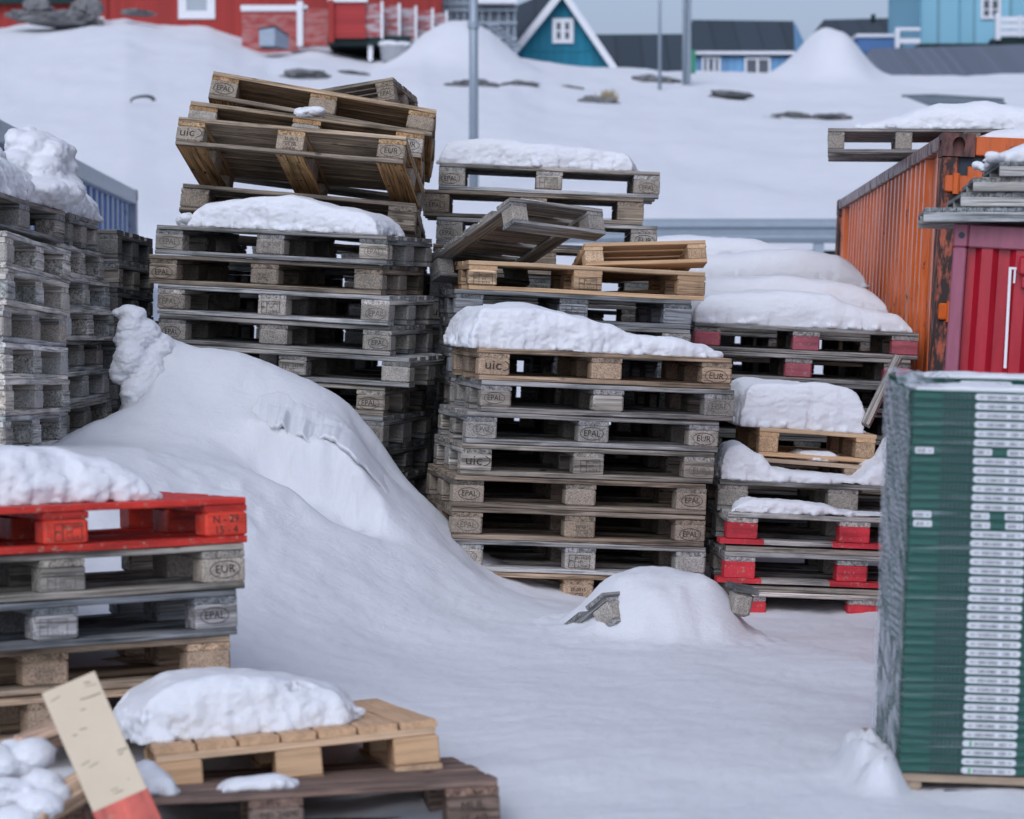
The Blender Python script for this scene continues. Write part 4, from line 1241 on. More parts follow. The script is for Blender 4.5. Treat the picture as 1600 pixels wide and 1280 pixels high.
# grey slatted deck panels on the red container
drg = random.Random(31)
for k, (u, v, lab) in enumerate([(1443, 347, "long grey slatted deck panel lying directly on the dark red container"), (1499, 323, "grey slatted deck panel second from the bottom on the dark red container"), (1518, 300.5, "grey slatted deck panel third from the bottom on the dark red container"), (1559, 276.5, "topmost grey slatted deck panel under a bank of snow")]):
    p = at(u, 347, 8.93 - .10 * max(0, (u - 1492)) / 100); p.z = RM.translation.z + .004 + k * .0545; p.y += .0
    Xp = Vector((1, -.14 + .015 * (k % 2), -.006)); M = frame(p, Xp)
    root = empty("deck_panel", M); tag(root, lab, "deck panel", "grey deck panels on the red container")
    for yy, nm in ((.0, 'beam'), (.45, 'beam'), (.9, 'beam')):
        mb = MB(); mb.board((0, yy, 0), (1.6, yy + .045, .035), 0, drg, st=12); mb.build(nm, WX, root, color=jit((.42, .415, .40), drg, .12))
    mb = MB(); x = .004
    while x < 1.58:
        wd = drg.uniform(.018, .040); mb.board((x, -.002 + drg.uniform(0, .004), .0355), (x + wd, .94, .052), 1, drg, st=3, c=.0015); x += wd + .0012
    mb.build("slats", WY, root, color=jit((.25, .26, .26), drg, .1))
top_panel = M
snow_cap(M @ Matrix.Translation((0, 0, .0535)), -.04, 1.2, .0, .8, [.03, .09, .12, .16, .16, .12], "snow bank on the topmost grey deck panel", 41, edge=.06)
snow_cap(frame(at(1552, 323, 8.935), Vector((1, 0, 0))), 0.0, .16, -.012, .03, [.01, .03, .012, .02, .01], "sprinkle of snow between the grey deck panels", 42, edge=.02, ragged=.012, res=.005, rough=.006)

# pallet and snow on the orange container's roof
p = at(1293, 204, 14.0); p.z = OM.translation.z - .03 + .16
p2 = frame(p, Vector((1, -.13, -.012))) @ Matrix.Translation((0, 0, -.138))
rp = small_pallet(p2, 1.25, 1.0, 'grey', "weathered pallet jutting over the edge of the orange container's roof", None, 4, 3, 6, 'x')
snow_cap(p2 @ Matrix.Translation((0, 0, .1395)), .16, 1.25, .04, .95, [.03, .05, .08, .13, .15, .15, .16, .14, .13, .12], "snow on the pallet above the orange container", 43, edge=.12, rough=.012, ragged=.03)
snow_cap(OM @ Matrix.Translation((0, 0, -.03)), .19, 2.3, .04, 1.3, [.06, .10, .11, .12, .11, .1], "smooth snow on the front of the orange container's roof", 44, edge=.12, rough=.004, ragged=.02, res=.02)

# ------------------------------------------------------------------ wrapped crates
m = NT("green crate plastic")
v = m.obj(True); c = m.mix((.003, .070, .052), (.006, .105, .075), m.noise(v, 3, 4, .6)); GREEN = m.done(c, .38, .5)
DGREEN = plain("dark crate grille", (.004, .035, .032), .5, .2)
LABW = plain("crate label paper", (.62, .64, .66), .5, .05)
LABI = plain("crate label print", (.06, .07, .09), .6, .1)
LABG = plain("crate label green mark", (.03, .35, .12), .6, .1)
pb = at(1405, 1206, 6.83)
Zc = Vector((.052, 0, 1)); Xc = Vector((1, -.035, -.03)); CF = frame(pb, Xc, None, Zc.normalized())
Zc = (CF.to_3x3() @ Vector((0, 0, 1)))
CW, CD, CHh, PCH = .5, .3, .0245, .0258
def crate_mesh(grille=True):
    mb = MB()
    mb.cbox((0.003, .004, 0), (CW - .003, CD - .003, CHh - .005), .002)
    mb.cbox((0, 0, CHh - .0048), (CW, CD, CHh), .0015)
    # ribs between the smooth end panel and the label
    for i in range(7): x = .085 + i * .012; mb.box((x, .0012, .001), (x + .003, .0038, CHh - .005))
    for i in range(9): x = .36 + i * .014; mb.box((x, .0012, .001), (x + .003, .0038, CHh - .005))
    for i in range(16): y = .02 + i * .017; mb.box((.0005, y, .001), (.0028, y + .003, CHh - .005))
    return mb.mesh("crate_body", GREEN)
def grille_mesh():
    mb = MB(); mb.box((.083, .0026, .0015), (.172, .0036, CHh - .0055)); mb.box((.355, .0026, .0015), (.49, .0036, CHh - .0055)); return mb.mesh("grille", DGREEN)
def label_mesh(kind, seed):
    mb = MB(); r = random.Random(seed)
    def plate(x0, x1):
        z0, z1 = .0015, CHh - .005; rr = (z1 - z0) / 2 * (.95 if x1 - x0 > .1 else .4); P = []
        for cx, cz, a0 in ((x1 - rr, z1 - rr, 0), (x0 + rr, z1 - rr, 90), (x0 + rr, z0 + rr, 180), (x1 - rr, z0 + rr, 270)):
            for i in range(5): a = rad(a0 + 22.5 * i); P.append((cx + rr * math.cos(a), -.0006, cz + rr * math.sin(a)))
        mb.poly(P[::-1], 0); mb.poly([(p[0], .001, p[2]) for p in P], 0)
    def bars(x0, x1):
        x = x0
        while x < x1: wdt = r.choice((.0006, .001, .0016)); rect(mb, x, .005, x + wdt, .0145, -.0009, 1); x += wdt + r.choice((.0006, .001, .0014))
    if kind in (0, 2):
        x0, x1 = .175, .328; plate(x0, x1); bars(.208, .262); bars(.276, .298)
        add_text(mb, "186" if kind == 0 else "183", .009, .309, .0098, -.0009, mi=1)
        if kind == 2: rect(mb, .194, .003, .201, .017, -.0009, 2)
        else: rect(mb, .182, .0092, .204, .0104, -.0009, 1); ring(mb, .192, .0098, .0042, .003, .001, y=-.0009, n=12); 
    else:
        for x0 in (.012, .175, .27):
            plate(x0, x0 + .052); bars(x0 + .006, x0 + .030); add_text(mb, "186", .008, x0 + .040, .0098, -.0009, mi=1)
    # ring() writes material 0: force ink
    return mb
CB, CG = crate_mesh(), grille_mesh()
def lab_mesh(kind, seed):
    mb = label_mesh(kind, seed)
    # plates are the first faces of material 0 with >8 corners; everything else of material 0 is ink
    mb.m = [0 if (mi == 0 and len(f) > 8) else (1 if mi == 0 else mi) for f, mi in zip(mb.f, mb.m)]
    return mb.mesh("label", [LABW, LABI, LABG])
LM_ = {0: [lab_mesh(0, s) for s in range(3)], 1: [lab_mesh(1, 9)], 2: [lab_mesh(2, 5)]}
NC = 42
crg = random.Random(8)
def ordn(n):
    s = {1: 'st', 2: 'nd', 3: 'rd'}.get(n % 10 if n // 10 % 10 != 1 else 0, 'th'); return "%d%s" % (n, s)
for k in range(NC):
    M = CF @ Matrix.Translation((crg.uniform(-.0015, .0015), crg.uniform(-.001, .001), k * PCH))
    t = empty("crate", M); n = NC - k
    tag(t, "flat green crate, %s from the top of the wrapped front stack" % ordn(n) if n > 1 else "topmost flat green plastic crate of the wrapped front stack, snow on its rim", "crate", "green crates of the wrapped front stack")
    link("body", CB, t); link("grille", CG, t)
    kind = 1 if n in (7, 14, 15) else 2 if n in (39, 42) else 0
    link("label", crg.choice(LM_[kind]), t)
for k in range(NC + 1):
    M = CF @ Matrix.Translation((crg.uniform(-.0015, .0015), CD + .012, k * PCH + (.0 if k < NC else .001)))
    t = empty("crate", M); n = NC + 1 - k
    tag(t, "flat green crate, %s from the top of the wrapped rear stack" % ordn(n) if n > 1 else "topmost green crate of the rear wrapped stack, standing above the front one", "crate", "green crates of the wrapped rear stack")
    link("body", CB, t)
    if n <= 2: link("grille", CG, t); link("label", LM_[0][k % 3], t)
# neighbouring columns out to the right
for k in range(NC):
    for j in range(2):
        M = CF @ Matrix.Translation((CW + .008, j * (CD + .012), k * PCH)); t = empty("crate", M); n = NC - k
        tag(t, "flat green crate, %s from the top of the right hand %s stack" % (ordn(n), "front" if j == 0 else "rear"), "crate", "green crates of the right hand stacks")
        link("body", CB, t)
TOPZ = NC * PCH
snow_cap(CF @ Matrix.Translation((0, 0, TOPZ + .0002)), .0, CW + .4, .0, CD * .98, [.004, .012, .014, .012, .016, .02, .02], "thin wet snow on the front stack of green crates", 45, edge=.02, ragged=.008, rough=.003, res=.008)
snow_cap(CF @ Matrix.Translation((.06, CD + .012, TOPZ + PCH + .002)), .0, CW + .4, .0, CD * .98, [.006, .012, .012, .015, .012], "thin snow on the rear stack of green crates", 46, edge=.02, ragged=.008, rough=.003, res=.008)

# stretch film
def film(name, base_op, streak_op, sc, rot, tint=(.62, .65, .70), th=(.42, .62), rough=.22):
    m = NT(name)
    tc = m.n("TexCoord"); mp = m.n("Mapping"); mp.inputs["Rotation"].default_value = rot; mp.inputs["Scale"].default_value = sc
    m0 = m.n("Mapping"); m0.inputs["Rotation"].default_value = rot; mp.inputs["Rotation"].default_value = (0, 0, 0)
    m.l(tc.outputs["Object"], m0.inputs["Vector"]); m.l(m0.outputs[0], mp.inputs["Vector"])
    a = m.noise(mp.outputs[0], 1.0, 6, .65, .5)
    f = m.ramp(a, [(th[0], base_op), (th[1], streak_op)])
    tr = m.n("BsdfTransparent"); mx = m.n("MixShader")
    m.b.inputs["Base Color"].default_value = (*tint, 1); m.b.inputs["Roughness"].default_value = rough; m.b.inputs["Specular IOR Level"].default_value = .9
    bp = m.n("Bump"); bp.inputs["Distance"].default_value = .006; m.l(a, bp.inputs["Height"]); m.l(bp.outputs[0], m.b.inputs["Normal"])
    m.l(f, mx.inputs[0]); m.l(tr.outputs[0], mx.inputs[1]); m.l(m.b.outputs[0], mx.inputs[2]); m.l(mx.outputs[0], m.out.inputs[0])
    return m.mat
FILM_SIDE = film("film gathered", .08, .62, (8, 3.5, 62), (rad(-38), 0, 0), th=(.42, .58))
FILM_FRONT = film("film stretched", .03, .36, (2.2, 3, 120), (0, rad(2), 0), th=(.54, .72), rough=.12)
def film_sheet(name, f, nu, nv, mat, parent):
    V = [f(i / nu, j / nv) for j in range(nv + 1) for i in range(nu + 1)]
    F = [(j * (nu + 1) + i, j * (nu + 1) + i + 1, (j + 1) * (nu + 1) + i + 1, (j + 1) * (nu + 1) + i) for j in range(nv) for i in range(nu)]
    me = bpy.data.meshes.new(name); me.from_pydata([tuple(p) for p in V], [], F); me.materials.append(mat)
    me.polygons.foreach_set("use_smooth", [True] * len(F)); return link(name, me, parent)
wr = empty("stretch_wrap", CF); tag(wr, "wrinkled clear plastic film wrapped round the green crates", "plastic wrap")
HT = TOPZ + .006
def side(s, t):
    y = -.006 + s * (2 * CD + .03); z = -.01 + t * (HT + PCH * s * .9)
    fold = math.sin((z * 1.0 + y * (.9 if z > .35 else -.5)) * 150 + 5 * noise.noise(Vector((y * 6, z * 5, 1)))) * .0035 * min(1, s * 6) * min(1, (1 - s) * 8 + .2)
    waist = .006 * math.sin(t * math.pi)
    return Vector((-.010 + waist * .5 + fold + .006 * noise.noise(Vector((y * 14, z * 10, 2))), y, z))
film_sheet("side_film", side, 60, 420, FILM_SIDE, wr)
def front(s, t):
    x = -.010 + s * (CW * 1.9); z = -.01 + t * (HT - .002)
    return Vector((x, -.0075 - .002 * abs(noise.noise(Vector((x * 8, z * 90, 1)))) + .001 * noise.noise(Vector((x * 20, z * 300, 6))), z))
film_sheet("front_film", front, 80, 300, FILM_FRONT, wr)
def topf(s, t):
    x = -.014 + s * .11; y = .02 + t * (2 * CD)
    return Vector((x, y, HT + .010 + .014 * noise.noise(Vector((x * 30, y * 14, 3))) + PCH * smooth((y - CD * .8) / .1) - s * .008))
film_sheet("top_film", topf, 16, 50, FILM_SIDE, wr)
def tuft(s, t):
    x = .055 + s * .13; y = CD - .02 + t * .03
    return Vector((x, y - .02 * math.sin(s * 9), HT + .004 + .052 * math.sin(min(1, s * 1.25) * math.pi) * (1 - t) ** 1.2 * (.75 + .4 * noise.noise(Vector((s * 6, 1, 1))))))
film_sheet("film_tuft", tuft, 30, 10, FILM_SIDE, wr)
# crate pallet
mp_ = CF @ Matrix.Translation((-.035, -.012, -.143))
small_pallet(mp_, 1.1, .75, 'tan', "light pallet sunk in the snow under the green crates", None, 3, 3, 5, 'x')
mb = MB(); mb.cbox((.16, -.010, .028), (1.0, -.003, .10), .002); o = mb.build("film_band", plain("dark film", (.06, .075, .10), .3, .3), wr, M=Matrix.Translation((-.035, -.012, -.143)))

# leaning weathered board behind the crates
board_between(at(1352, 668, 10.9), at(1404, 560, 11.0), Vector((-.3, -1, .2)), .038, .045, (.38, .36, .32), "leaning_post", "split grey post leaning behind the wrapped crates")
# ------------------------------------------------------------------ hillside things
def plank(name, col, pitch=.14, axis=0, dark=.72, rough=.75, weather=None):
    m = NT(name)
    tc = m.n("TexCoord"); sp = m.n("SeparateXYZ"); m.l(tc.outputs["Object"], sp.inputs[0])
    mu = m.n("Math", operation='MULTIPLY'); mu.inputs[1].default_value = 1 / pitch; m.l(sp.outputs[axis], mu.inputs[0])
    fr = m.n("Math", operation='FRACT'); m.l(mu.outputs[0], fr.inputs[0])
    fl = m.n("Math", operation='FLOOR'); m.l(mu.outputs[0], fl.inputs[0])
    wn = m.n("TexWhiteNoise", noise_dimensions='1D'); m.l(fl.outputs[0], wn.inputs["W"])
    c = m.mix(tuple(x * .86 for x in col), tuple(min(1, x * 1.1) for x in col), wn.outputs["Value"])
    c = m.mix(c, m.ramp(fr.outputs[0], [(.0, dark * .5), (.12, 1), (1, 1)]), .9, 'MULTIPLY')
    if weather:
        c = m.mix(c, weather, m.ramp(m.noise(m.obj(False, (1.2, 1.2, 5)), 1.6, 6, .7), [(.44, 0), (.56, 1)]))
    return m.done(c, rough)

def hbox(parent, name, u0, v0, u1, v1, Y, dy, mat, proud=0):
    """a box whose front spans the given rectangle at distance Y"""
    a = at(u0, v1, Y); b = at(u1, v0, Y)
    inv = parent.matrix_basis.inverted() if parent is not None else Matrix()
    mb = MB(); mb.box((a.x, Y - proud, a.z), (b.x, Y + dy, b.z)); mb.v = [tuple(inv @ Vector(p)) for p in mb.v]
    return mb.build(name, mat, parent)

def root_at(name, u, v, Y, lab, cat, group=None):
    o = empty(name, Matrix.Translation(at(u, v, Y))); tag(o, lab, cat, group); return o

RED = plank("red board siding", (.34, .028, .022), .16)
REDH = plank("faded red boards", (.36, .05, .045), .15, 2, weather=(.38, .16, .15))
REDW = plank("weathered red and white boards", (.33, .06, .06), .15, 2, weather=(.42, .40, .42))
TEAL = plank("teal board siding", (.004, .17, .26), .28, 0)
SKYB = plank("light blue siding", (.24, .50, .62), 1.4, 0, .8)
MIDB = plank("mid blue siding", (.16, .34, .55), .3, 0)
ROOFD = plank("dark felt roof", (.035, .05, .065), 1.0, 0)
ROOFG = plank("grey corrugated roof", (.13, .15, .19), .22, 0, .6)
WIN = plain("window glass", (.05, .06, .08), .08, .2, metal=.0, spec=.8)
WINL = plain("pale window glass", (.33, .38, .42), .15, .1, spec=.6)
WHT = plain("white trim", (.72, .73, .76), .6, .05)
GALV = plain("galvanised steel", (.28, .33, .38), .5, .12, 9, metal=.3)
ROCK = NT("grey rock"); v_ = ROCK.obj(True); ROCKM = ROCK.done(ROCK.mix((.10, .105, .115), (.26, .255, .25), ROCK.noise(v_, 2.2, 7, .7)), .85)
STRAW = plain("dry grass", (.32, .27, .16), .9, .3)
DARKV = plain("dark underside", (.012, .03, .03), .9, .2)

def window(parent, u0, v0, u1, v1, Y, nx=2, ny=3, glass=None, fr=.13):
    a = at(u0, v1, Y); b = at(u1, v0, Y); inv = parent.matrix_basis.inverted()
    W_, H_ = b.x - a.x, b.z - a.z
    mb = MB(); x0, z0 = a.x, a.z
    t = fr * min(W_, H_)
    def bxx(xa, za, xb, zb, pr=.07): mb.box((xa, Y - pr, za), (xb, Y - .005, zb))
    bxx(x0, z0, x0 + W_, z0 + t); bxx(x0, z0 + H_ - t, x0 + W_, z0 + H_)
    bxx(x0, z0 + t, x0 + t, z0 + H_ - t); bxx(x0 + W_ - t, z0 + t, x0 + W_, z0 + H_ - t)
    for i in range(1, nx): x = x0 + W_ * i / nx; bxx(x - t * .5, z0 + t, x + t * .5, z0 + H_ - t, .06)
    for j in range(1, ny): z = z0 + H_ * j / ny; bxx(x0 + t, z - t * .2, x0 + W_ - t, z + t * .2, .05)
    mb.v = [tuple(inv @ Vector(p)) for p in mb.v]
    f = mb.build("window", WHT, parent)
    mb = MB(); mb.box((x0 + t * .5, Y - .02, z0 + t * .5), (x0 + W_ - t * .5, Y - .004, z0 + H_ - t * .5)); mb.v = [tuple(inv @ Vector(p)) for p in mb.v]
    mb.build("pane", glass or WIN, f)
    return f

# red house, upper left: two wings
h = root_at("red_house", 120, 45, 84, "red boarded house wing under a dark roof edge, upper left corner", "house")
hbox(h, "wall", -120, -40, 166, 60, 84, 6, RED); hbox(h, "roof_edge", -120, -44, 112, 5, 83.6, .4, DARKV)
h = root_at("red_house", 270, 45, 82, "red boarded house with a white framed window behind the boulders", "house")
hbox(h, "wall", 165, -60, 470, 120, 82, 7, RED); window(h, 279, -45, 336, 30, 82, 1, 1, WINL, .22)
hbox(h, "corner_board", 163, -60, 167, 60, 81.9, .08, RED)
# terrace with red board fences
h = root_at("terrace", 520, 70, 78, "red boarded terrace with weathered white and red panels on posts", "terrace")
hbox(h, "fence_panel", 378, 22, 466, 90, 78, .12, REDH)
hbox(h, "hand_rail", 376, 8, 480, 17, 77.9, .35, WHT)
hbox(h, "post", 464, 2, 473, 72, 77.8, .3, WHT)
hbox(h, "fence_panel", 473, 14, 516, 72, 77.9, .12, REDH)
hbox(h, "fence_panel", 516, 2, 571, 60, 77.5, .15, plank("red boards", (.36, .03, .03), .15, 2))
hbox(h, "hand_rail", 512, -6, 574, 3, 77.4, .35, WHT)
hbox(h, "post", 513, 0, 521, 66, 77.35, .14, RED)
for k, (u0, va, vb) in enumerate([(571, 6, 58), (598, 9, 62), (624, 13, 65), (650, 17, 66), (672, 21, 63)]):
    hbox(h, "fence_panel", u0, va, u0 + 24, vb, 77.6 + k * .5, .12, REDW)
    hbox(h, "post", u0 + 24, va - 4, u0 + 27.5, vb + 2, 77.5 + k * .5, .3, WHT)
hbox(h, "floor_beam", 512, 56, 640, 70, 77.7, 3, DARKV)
for u0 in (575, 602): hbox(h, "leg", u0, 68, u0 + 7, 95, 77.8, .25, WHT)
hbox(h, "back_wall", 470, -60, 690, 30, 82.0, 4, plank("dark red house wall", (.30, .025, .02), .16))
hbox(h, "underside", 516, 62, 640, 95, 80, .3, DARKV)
# glazed greenhouse frame and stair
h = root_at("glazed_porch", 745, 40, 83, "pale glazed porch with many thin posts behind the snow heap", "porch")
hbox(h, "glass_wall", 692, -40, 806, 90, 84, 3, plain("pale glazing", (.22, .27, .33), .3, .25, 2, spec=.6))
for u0 in (692, 702, 713, 724, 752, 764, 778, 792, 803): hbox(h, "post", u0, -40, u0 + 3, 90, 83.7, .2, GALV)
for v0 in (4, 14, 34, 58): hbox(h, "cross_rail", 690, v0, 808, v0 + 3.5, 83.6, .12, GALV)
hbox(h, "snowy_ledge", 740, -6, 808, 5, 83.2, 1.5, WHT)
mb = MB()
for k in range(6):
    p = at(762 + k * 7, 40 + k * 6, 80.5); inv = h.matrix_basis.inverted(); mb.box(tuple(inv @ Vector((p.x, 80.5, p.z))), tuple(inv @ Vector((p.x + .35, 81.2, p.z + .05))))
mb.build("stair", GALV, h)

def gable(name, lab, apex, left, right, Y, depth, wallm, roofm, skew=0, trim=WHT, over=.35, vbase=125):
    """gable end facing the camera: apex, eaves in pixels; the roof runs back"""
    A_, L_, R_ = at(*apex, Y), at(*left, Y), at(*right, Y)
    o = empty(name, Matrix.Translation(A_)); tag(o, lab, "house")
    inv = Matrix.Translation(-A_)
    B = Vector((skew, depth, 0))
    base = at(left[0], vbase, Y).z
    def loc(*ps): return [tuple(inv @ Vector(p)) for p in ps]
    Lb_, Rb_ = Vector((L_.x, Y, base)), Vector((R_.x, Y, base))
    mb = MB(); mb.poly(loc(Lb_, Rb_, R_, A_, L_)); mb.poly(loc(Lb_, L_, L_ + B, Lb_ + B)); mb.poly(loc(R_, Rb_, Rb_ + B, R_ + B)); mb.poly(loc(Lb_ + B, L_ + B, A_ + B, R_ + B, Rb_ + B)); mb.build("wall", wallm, o)
    F_ = Vector((0, -over, 0)); t = Vector((0, 0, .22))
    for E_ in (L_, R_):
        d = (E_ - A_).normalized() * .5; E2 = E_ + d
        mb = MB(); mb.poly(loc(A_ + F_ + t, E2 + F_ + t, E2 + B + t, A_ + B + t)); mb.poly(loc(A_ + F_, E2 + F_, E2 + B, A_ + B)[::-1])
        mb.poly(loc(E2 + F_, E2 + F_ + t, E2 + B + t, E2 + B)); mb.build("roof", roofm, o)
        mb = MB(); q = Vector((0, 0, -.18)); s_ = Vector((0, -.1, 0))
        mb.poly(loc(A_ + F_ + t, E2 + F_ + t, E2 + F_ + q, A_ + F_ + q)); mb.poly(loc(A_ + F_ + t + s_, E2 + F_ + t + s_, E2 + F_ + q + s_, A_ + F_ + q + s_))
        mb.poly(loc(A_ + F_ + t, A_ + F_ + t + s_, E2 + F_ + t + s_, E2 + F_ + t)); mb.poly(loc(A_ + F_ + q, A_ + F_ + q + s_, E2 + F_ + q + s_, E2 + F_ + q)); mb.build("barge_board", trim, o)
    return o
h = gable("teal_house", "teal gabled house with a white window and steep dark roof", (878, -10), (808, 78), (958, 108), 88, 9, TEAL, ROOFD, skew=-2.6)
window(h, 863, 29, 896, 68, 87.98, 2, 2, WIN, .2)
hbox(h, "string_board", 826, 78, 938, 80, 87.97, .02, plank("teal board", (.01, .2, .28), 1))
# side roof: the steep dark plane left of the gable
def shed_roof(name, lab, pts, Y0, Y1, mat, cat="house", wall=None):
    """roof plane: pts = bottom-left, bottom-right at Y0, top-right, top-left at Y1 (pixels)"""
    P = [at(*pts[0], Y0), at(*pts[1], Y0), at(*pts[2], Y1), at(*pts[3], Y1)]
    o = empty(name, Matrix.Translation(P[0])); tag(o, lab, cat)
    loc = [tuple(p - P[0]) for p in P]
    dn = Vector((0, 0, -.15))
    mb = MB(); mb.poly(loc); L2 = [tuple(Vector(p) + dn) for p in loc]; mb.poly(L2[::-1])
    for i in range(4): j = (i + 1) % 4; mb.poly([loc[i], loc[j], L2[j], L2[i]][::-1])
    mb.build("roof", mat, o)
    # far slope and walls below
    bk = [P[3] - P[0], P[2] - P[0], P[2] - P[0] + Vector((0, (Y1 - Y0), -(P[3].z - P[0].z))), P[3] - P[0] + Vector((0, (Y1 - Y0), -(P[3].z - P[0].z)))]
    mb = MB(); mb.poly([tuple(p) for p in bk]); mb.build("roof", mat, o)
    mb = MB(); D_ = 2 * (Y1 - Y0); W_ = P[1].x - P[0].x
    mb.box((.2, .2, -2.4), (W_ - .2, D_ - .2, -.1))
    for x in (.2, W_ - .2): mb.poly([(x, .2, -.1), (x, D_ - .2, -.1), (x, D_ / 2, P[3].z - P[0].z - .1)])
    mb.build("wall", wall or TEAL, o)
    return o
h = shed_roof("dark_roofed_house", "low house behind the thin pole, only its dark roof showing", [(925, 122), (1082, 122), (1082, 53), (925, 54)], 94, 98, ROOFD, wall=MIDB)
h = shed_roof("blue_house", "blue house with a dark roof and two white framed windows at the skyline", [(1080, 83), (1242, 84), (1240, 33), (1081, 31)], 100, 104, ROOFD, wall=MIDB)
hbox(h, "wall", 1086, 82, 1240, 125, 100.1, .3, MIDB)
window(h, 1096, 88, 1126, 118, 100.08, 3, 1, WIN); window(h, 1163, 90, 1204, 118, 100.08, 2, 1, WIN)
hbox(h, "fascia", 1080, 80, 1242, 85, 99.8, .2, WHT)
h = shed_roof("long_house", "long dark roofed house behind the snow heap on the skyline", [(1255, 72), (1445, 66), (1440, 27), (1287, 31)], 108, 113, ROOFD, wall=MIDB)
hbox(h, "chimney", 1363, 22, 1368, 32, 112, .5, DARKV)
h = shed_roof("low_building", "long low building with a grey corrugated roof, at the right edge", [(1318, 121), (1720, 118), (1720, 66), (1362, 76)], 86, 91, ROOFG, cat="building", wall=MIDB)
h = root_at("light_blue_house", 1520, 70, 95, "light blue house with a white window and balcony, upper right corner", "house")
hbox(h, "wall", 1437, -60, 1720, 71, 95, 8, SKYB); window(h, 1532, -30, 1564, 30, 94.98, 2, 4, WIN, .14)
for u0 in (1437, 1498): hbox(h, "corner_board", u0, -60, u0 + 3, 71, 94.93, .08, plank("pale corner", (.16, .38, .50), 3))
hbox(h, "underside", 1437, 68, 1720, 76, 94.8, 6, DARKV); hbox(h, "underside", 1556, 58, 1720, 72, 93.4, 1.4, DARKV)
for v0 in (26, 37, 48): hbox(h, "balcony_board", 1562, v0, 1720, v0 + 8.5, 93.3, .1, WHT)
hbox(h, "balcony_post", 1556, 20, 1564, 62, 93.2, .25, WHT); hbox(h, "balcony_post", 1592, 24, 1596, 58, 93.2, .08, WHT)
# white porch next to it
h = root_at("porch_railing", 1418, 72, 93, "white open railing between the snow heap and the light blue house", "railing")
hbox(h, "post", 1399, 43, 1406, 78, 93, .2, WHT); hbox(h, "rail", 1406, 43, 1438, 48, 93.02, .15, WHT); hbox(h, "rail", 1406, 60, 1438, 68, 93.02, .15, WHT)
h = root_at("blue_shed", 1395, 72, 99, "blue shed wall half hidden by the snow heap", "shed"); hbox(h, "wall", 1340, 57, 1402, 80, 99, 3, plain("shed blue", (.07, .16, .34), .7)); hbox(h, "roof", 1338, 53, 1404, 58, 98.9, 3.2, WHT)

# poles and guard rail
def pole(u, vb, Y, r0, r1, vt, lab, collar=None, name="lamp_post"):
    b = at(u, vb, Y); t = at(u + .0, vt, Y)
    gz = ground_z(b.x, Y, False); z0 = min(b.z, gz) - .4
    o = empty(name, Matrix.Translation((b.x, Y, z0))); tag(o, lab, "post")
    mb = MB(); mb.tube((0, 0, 0), (t.x - b.x, 0, t.z - z0), r0, 20, r1); mb.build("shaft", GALV, o, smooth=True)
    if collar: c = at(u, collar, Y); mb = MB(); mb.tube((0, 0, c.z - z0 - .05), (0, 0, c.z - z0 + .05), r0 * 1.18, 20); mb.build("collar", GALV, o)
    return o
pole(740, 300, 40, .082, .070, -120, "grey steel lamp post rising behind the rear stack", 40)
pole(1031, 108, 72, .05, .045, -120, "thin grey pole before the low dark roof")
h = pole(1069, 110, 74, .055, .05, -120, "thick double pole left of the blue house", name="double_pole"); mb = MB(); mb.tube((.16, 0, 0), (.16, 0, 7.5), .05, 12); mb.tube((.08, .05, 0), (.08, .05, 7.5), .045, 12); mb.build("second_shaft", GALV, h)
o = root_at("cable_box", 1082, 110, 74, "small green cable box at the foot of the double pole", "box"); hbox(o, "body", 1077, 78, 1087, 114, 74, .3, plain("green box", (.03, .22, .12), .6))
# guard rail: W-beam on posts
gr = empty("guard_rail", Matrix.Translation(at(1170, 390, 34))); tag(gr, "grey ribbed steel guard rail along the road behind the snowy row", "guard rail")
gp = gr.matrix_basis.translation
prof_ = [(0, .17), (-.035, .15), (-.08, .10), (-.08, .06), (-.02, .015), (-.02, -.015), (-.08, -.06), (-.08, -.10), (-.035, -.15), (0, -.17)]
cz_ = at(1170, 361, 34).z - gp.z
for k in range(4):
    mb = MB(); x0 = -2.6 + k * 2.6; x1 = x0 + 2.62
    for (a, b) in zip(prof_, prof_[1:]):
        mb.poly([(x0, a[0] - (k % 2) * .006, cz_ + a[1]), (x1, a[0] - (k % 2) * .006, cz_ + a[1]), (x1, b[0] - (k % 2) * .006, cz_ + b[1]), (x0, b[0] - (k % 2) * .006, cz_ + b[1])][::-1])
    mb.build("beam", GALV, gr)
for u in (960, 1280, 1600):
    px = at(u, 390, 34).x - gp.x
    mb = MB(); mb.box((px - .07, .0, cz_ - 1.3), (px + .07, .12, cz_ + .12)); mb.build("post", GALV, gr)
kb = MB(); kb.box((-2.6, .25, cz_ - .36), (6.2, .75, cz_ - .27)); o = kb.build("road_kerb", plain("bare kerb", (.03, .035, .04), .9), None, M=Matrix.Translation(gp)); tag(o, "dark bare strip of kerb under the guard rail", "kerb", None, "structure")

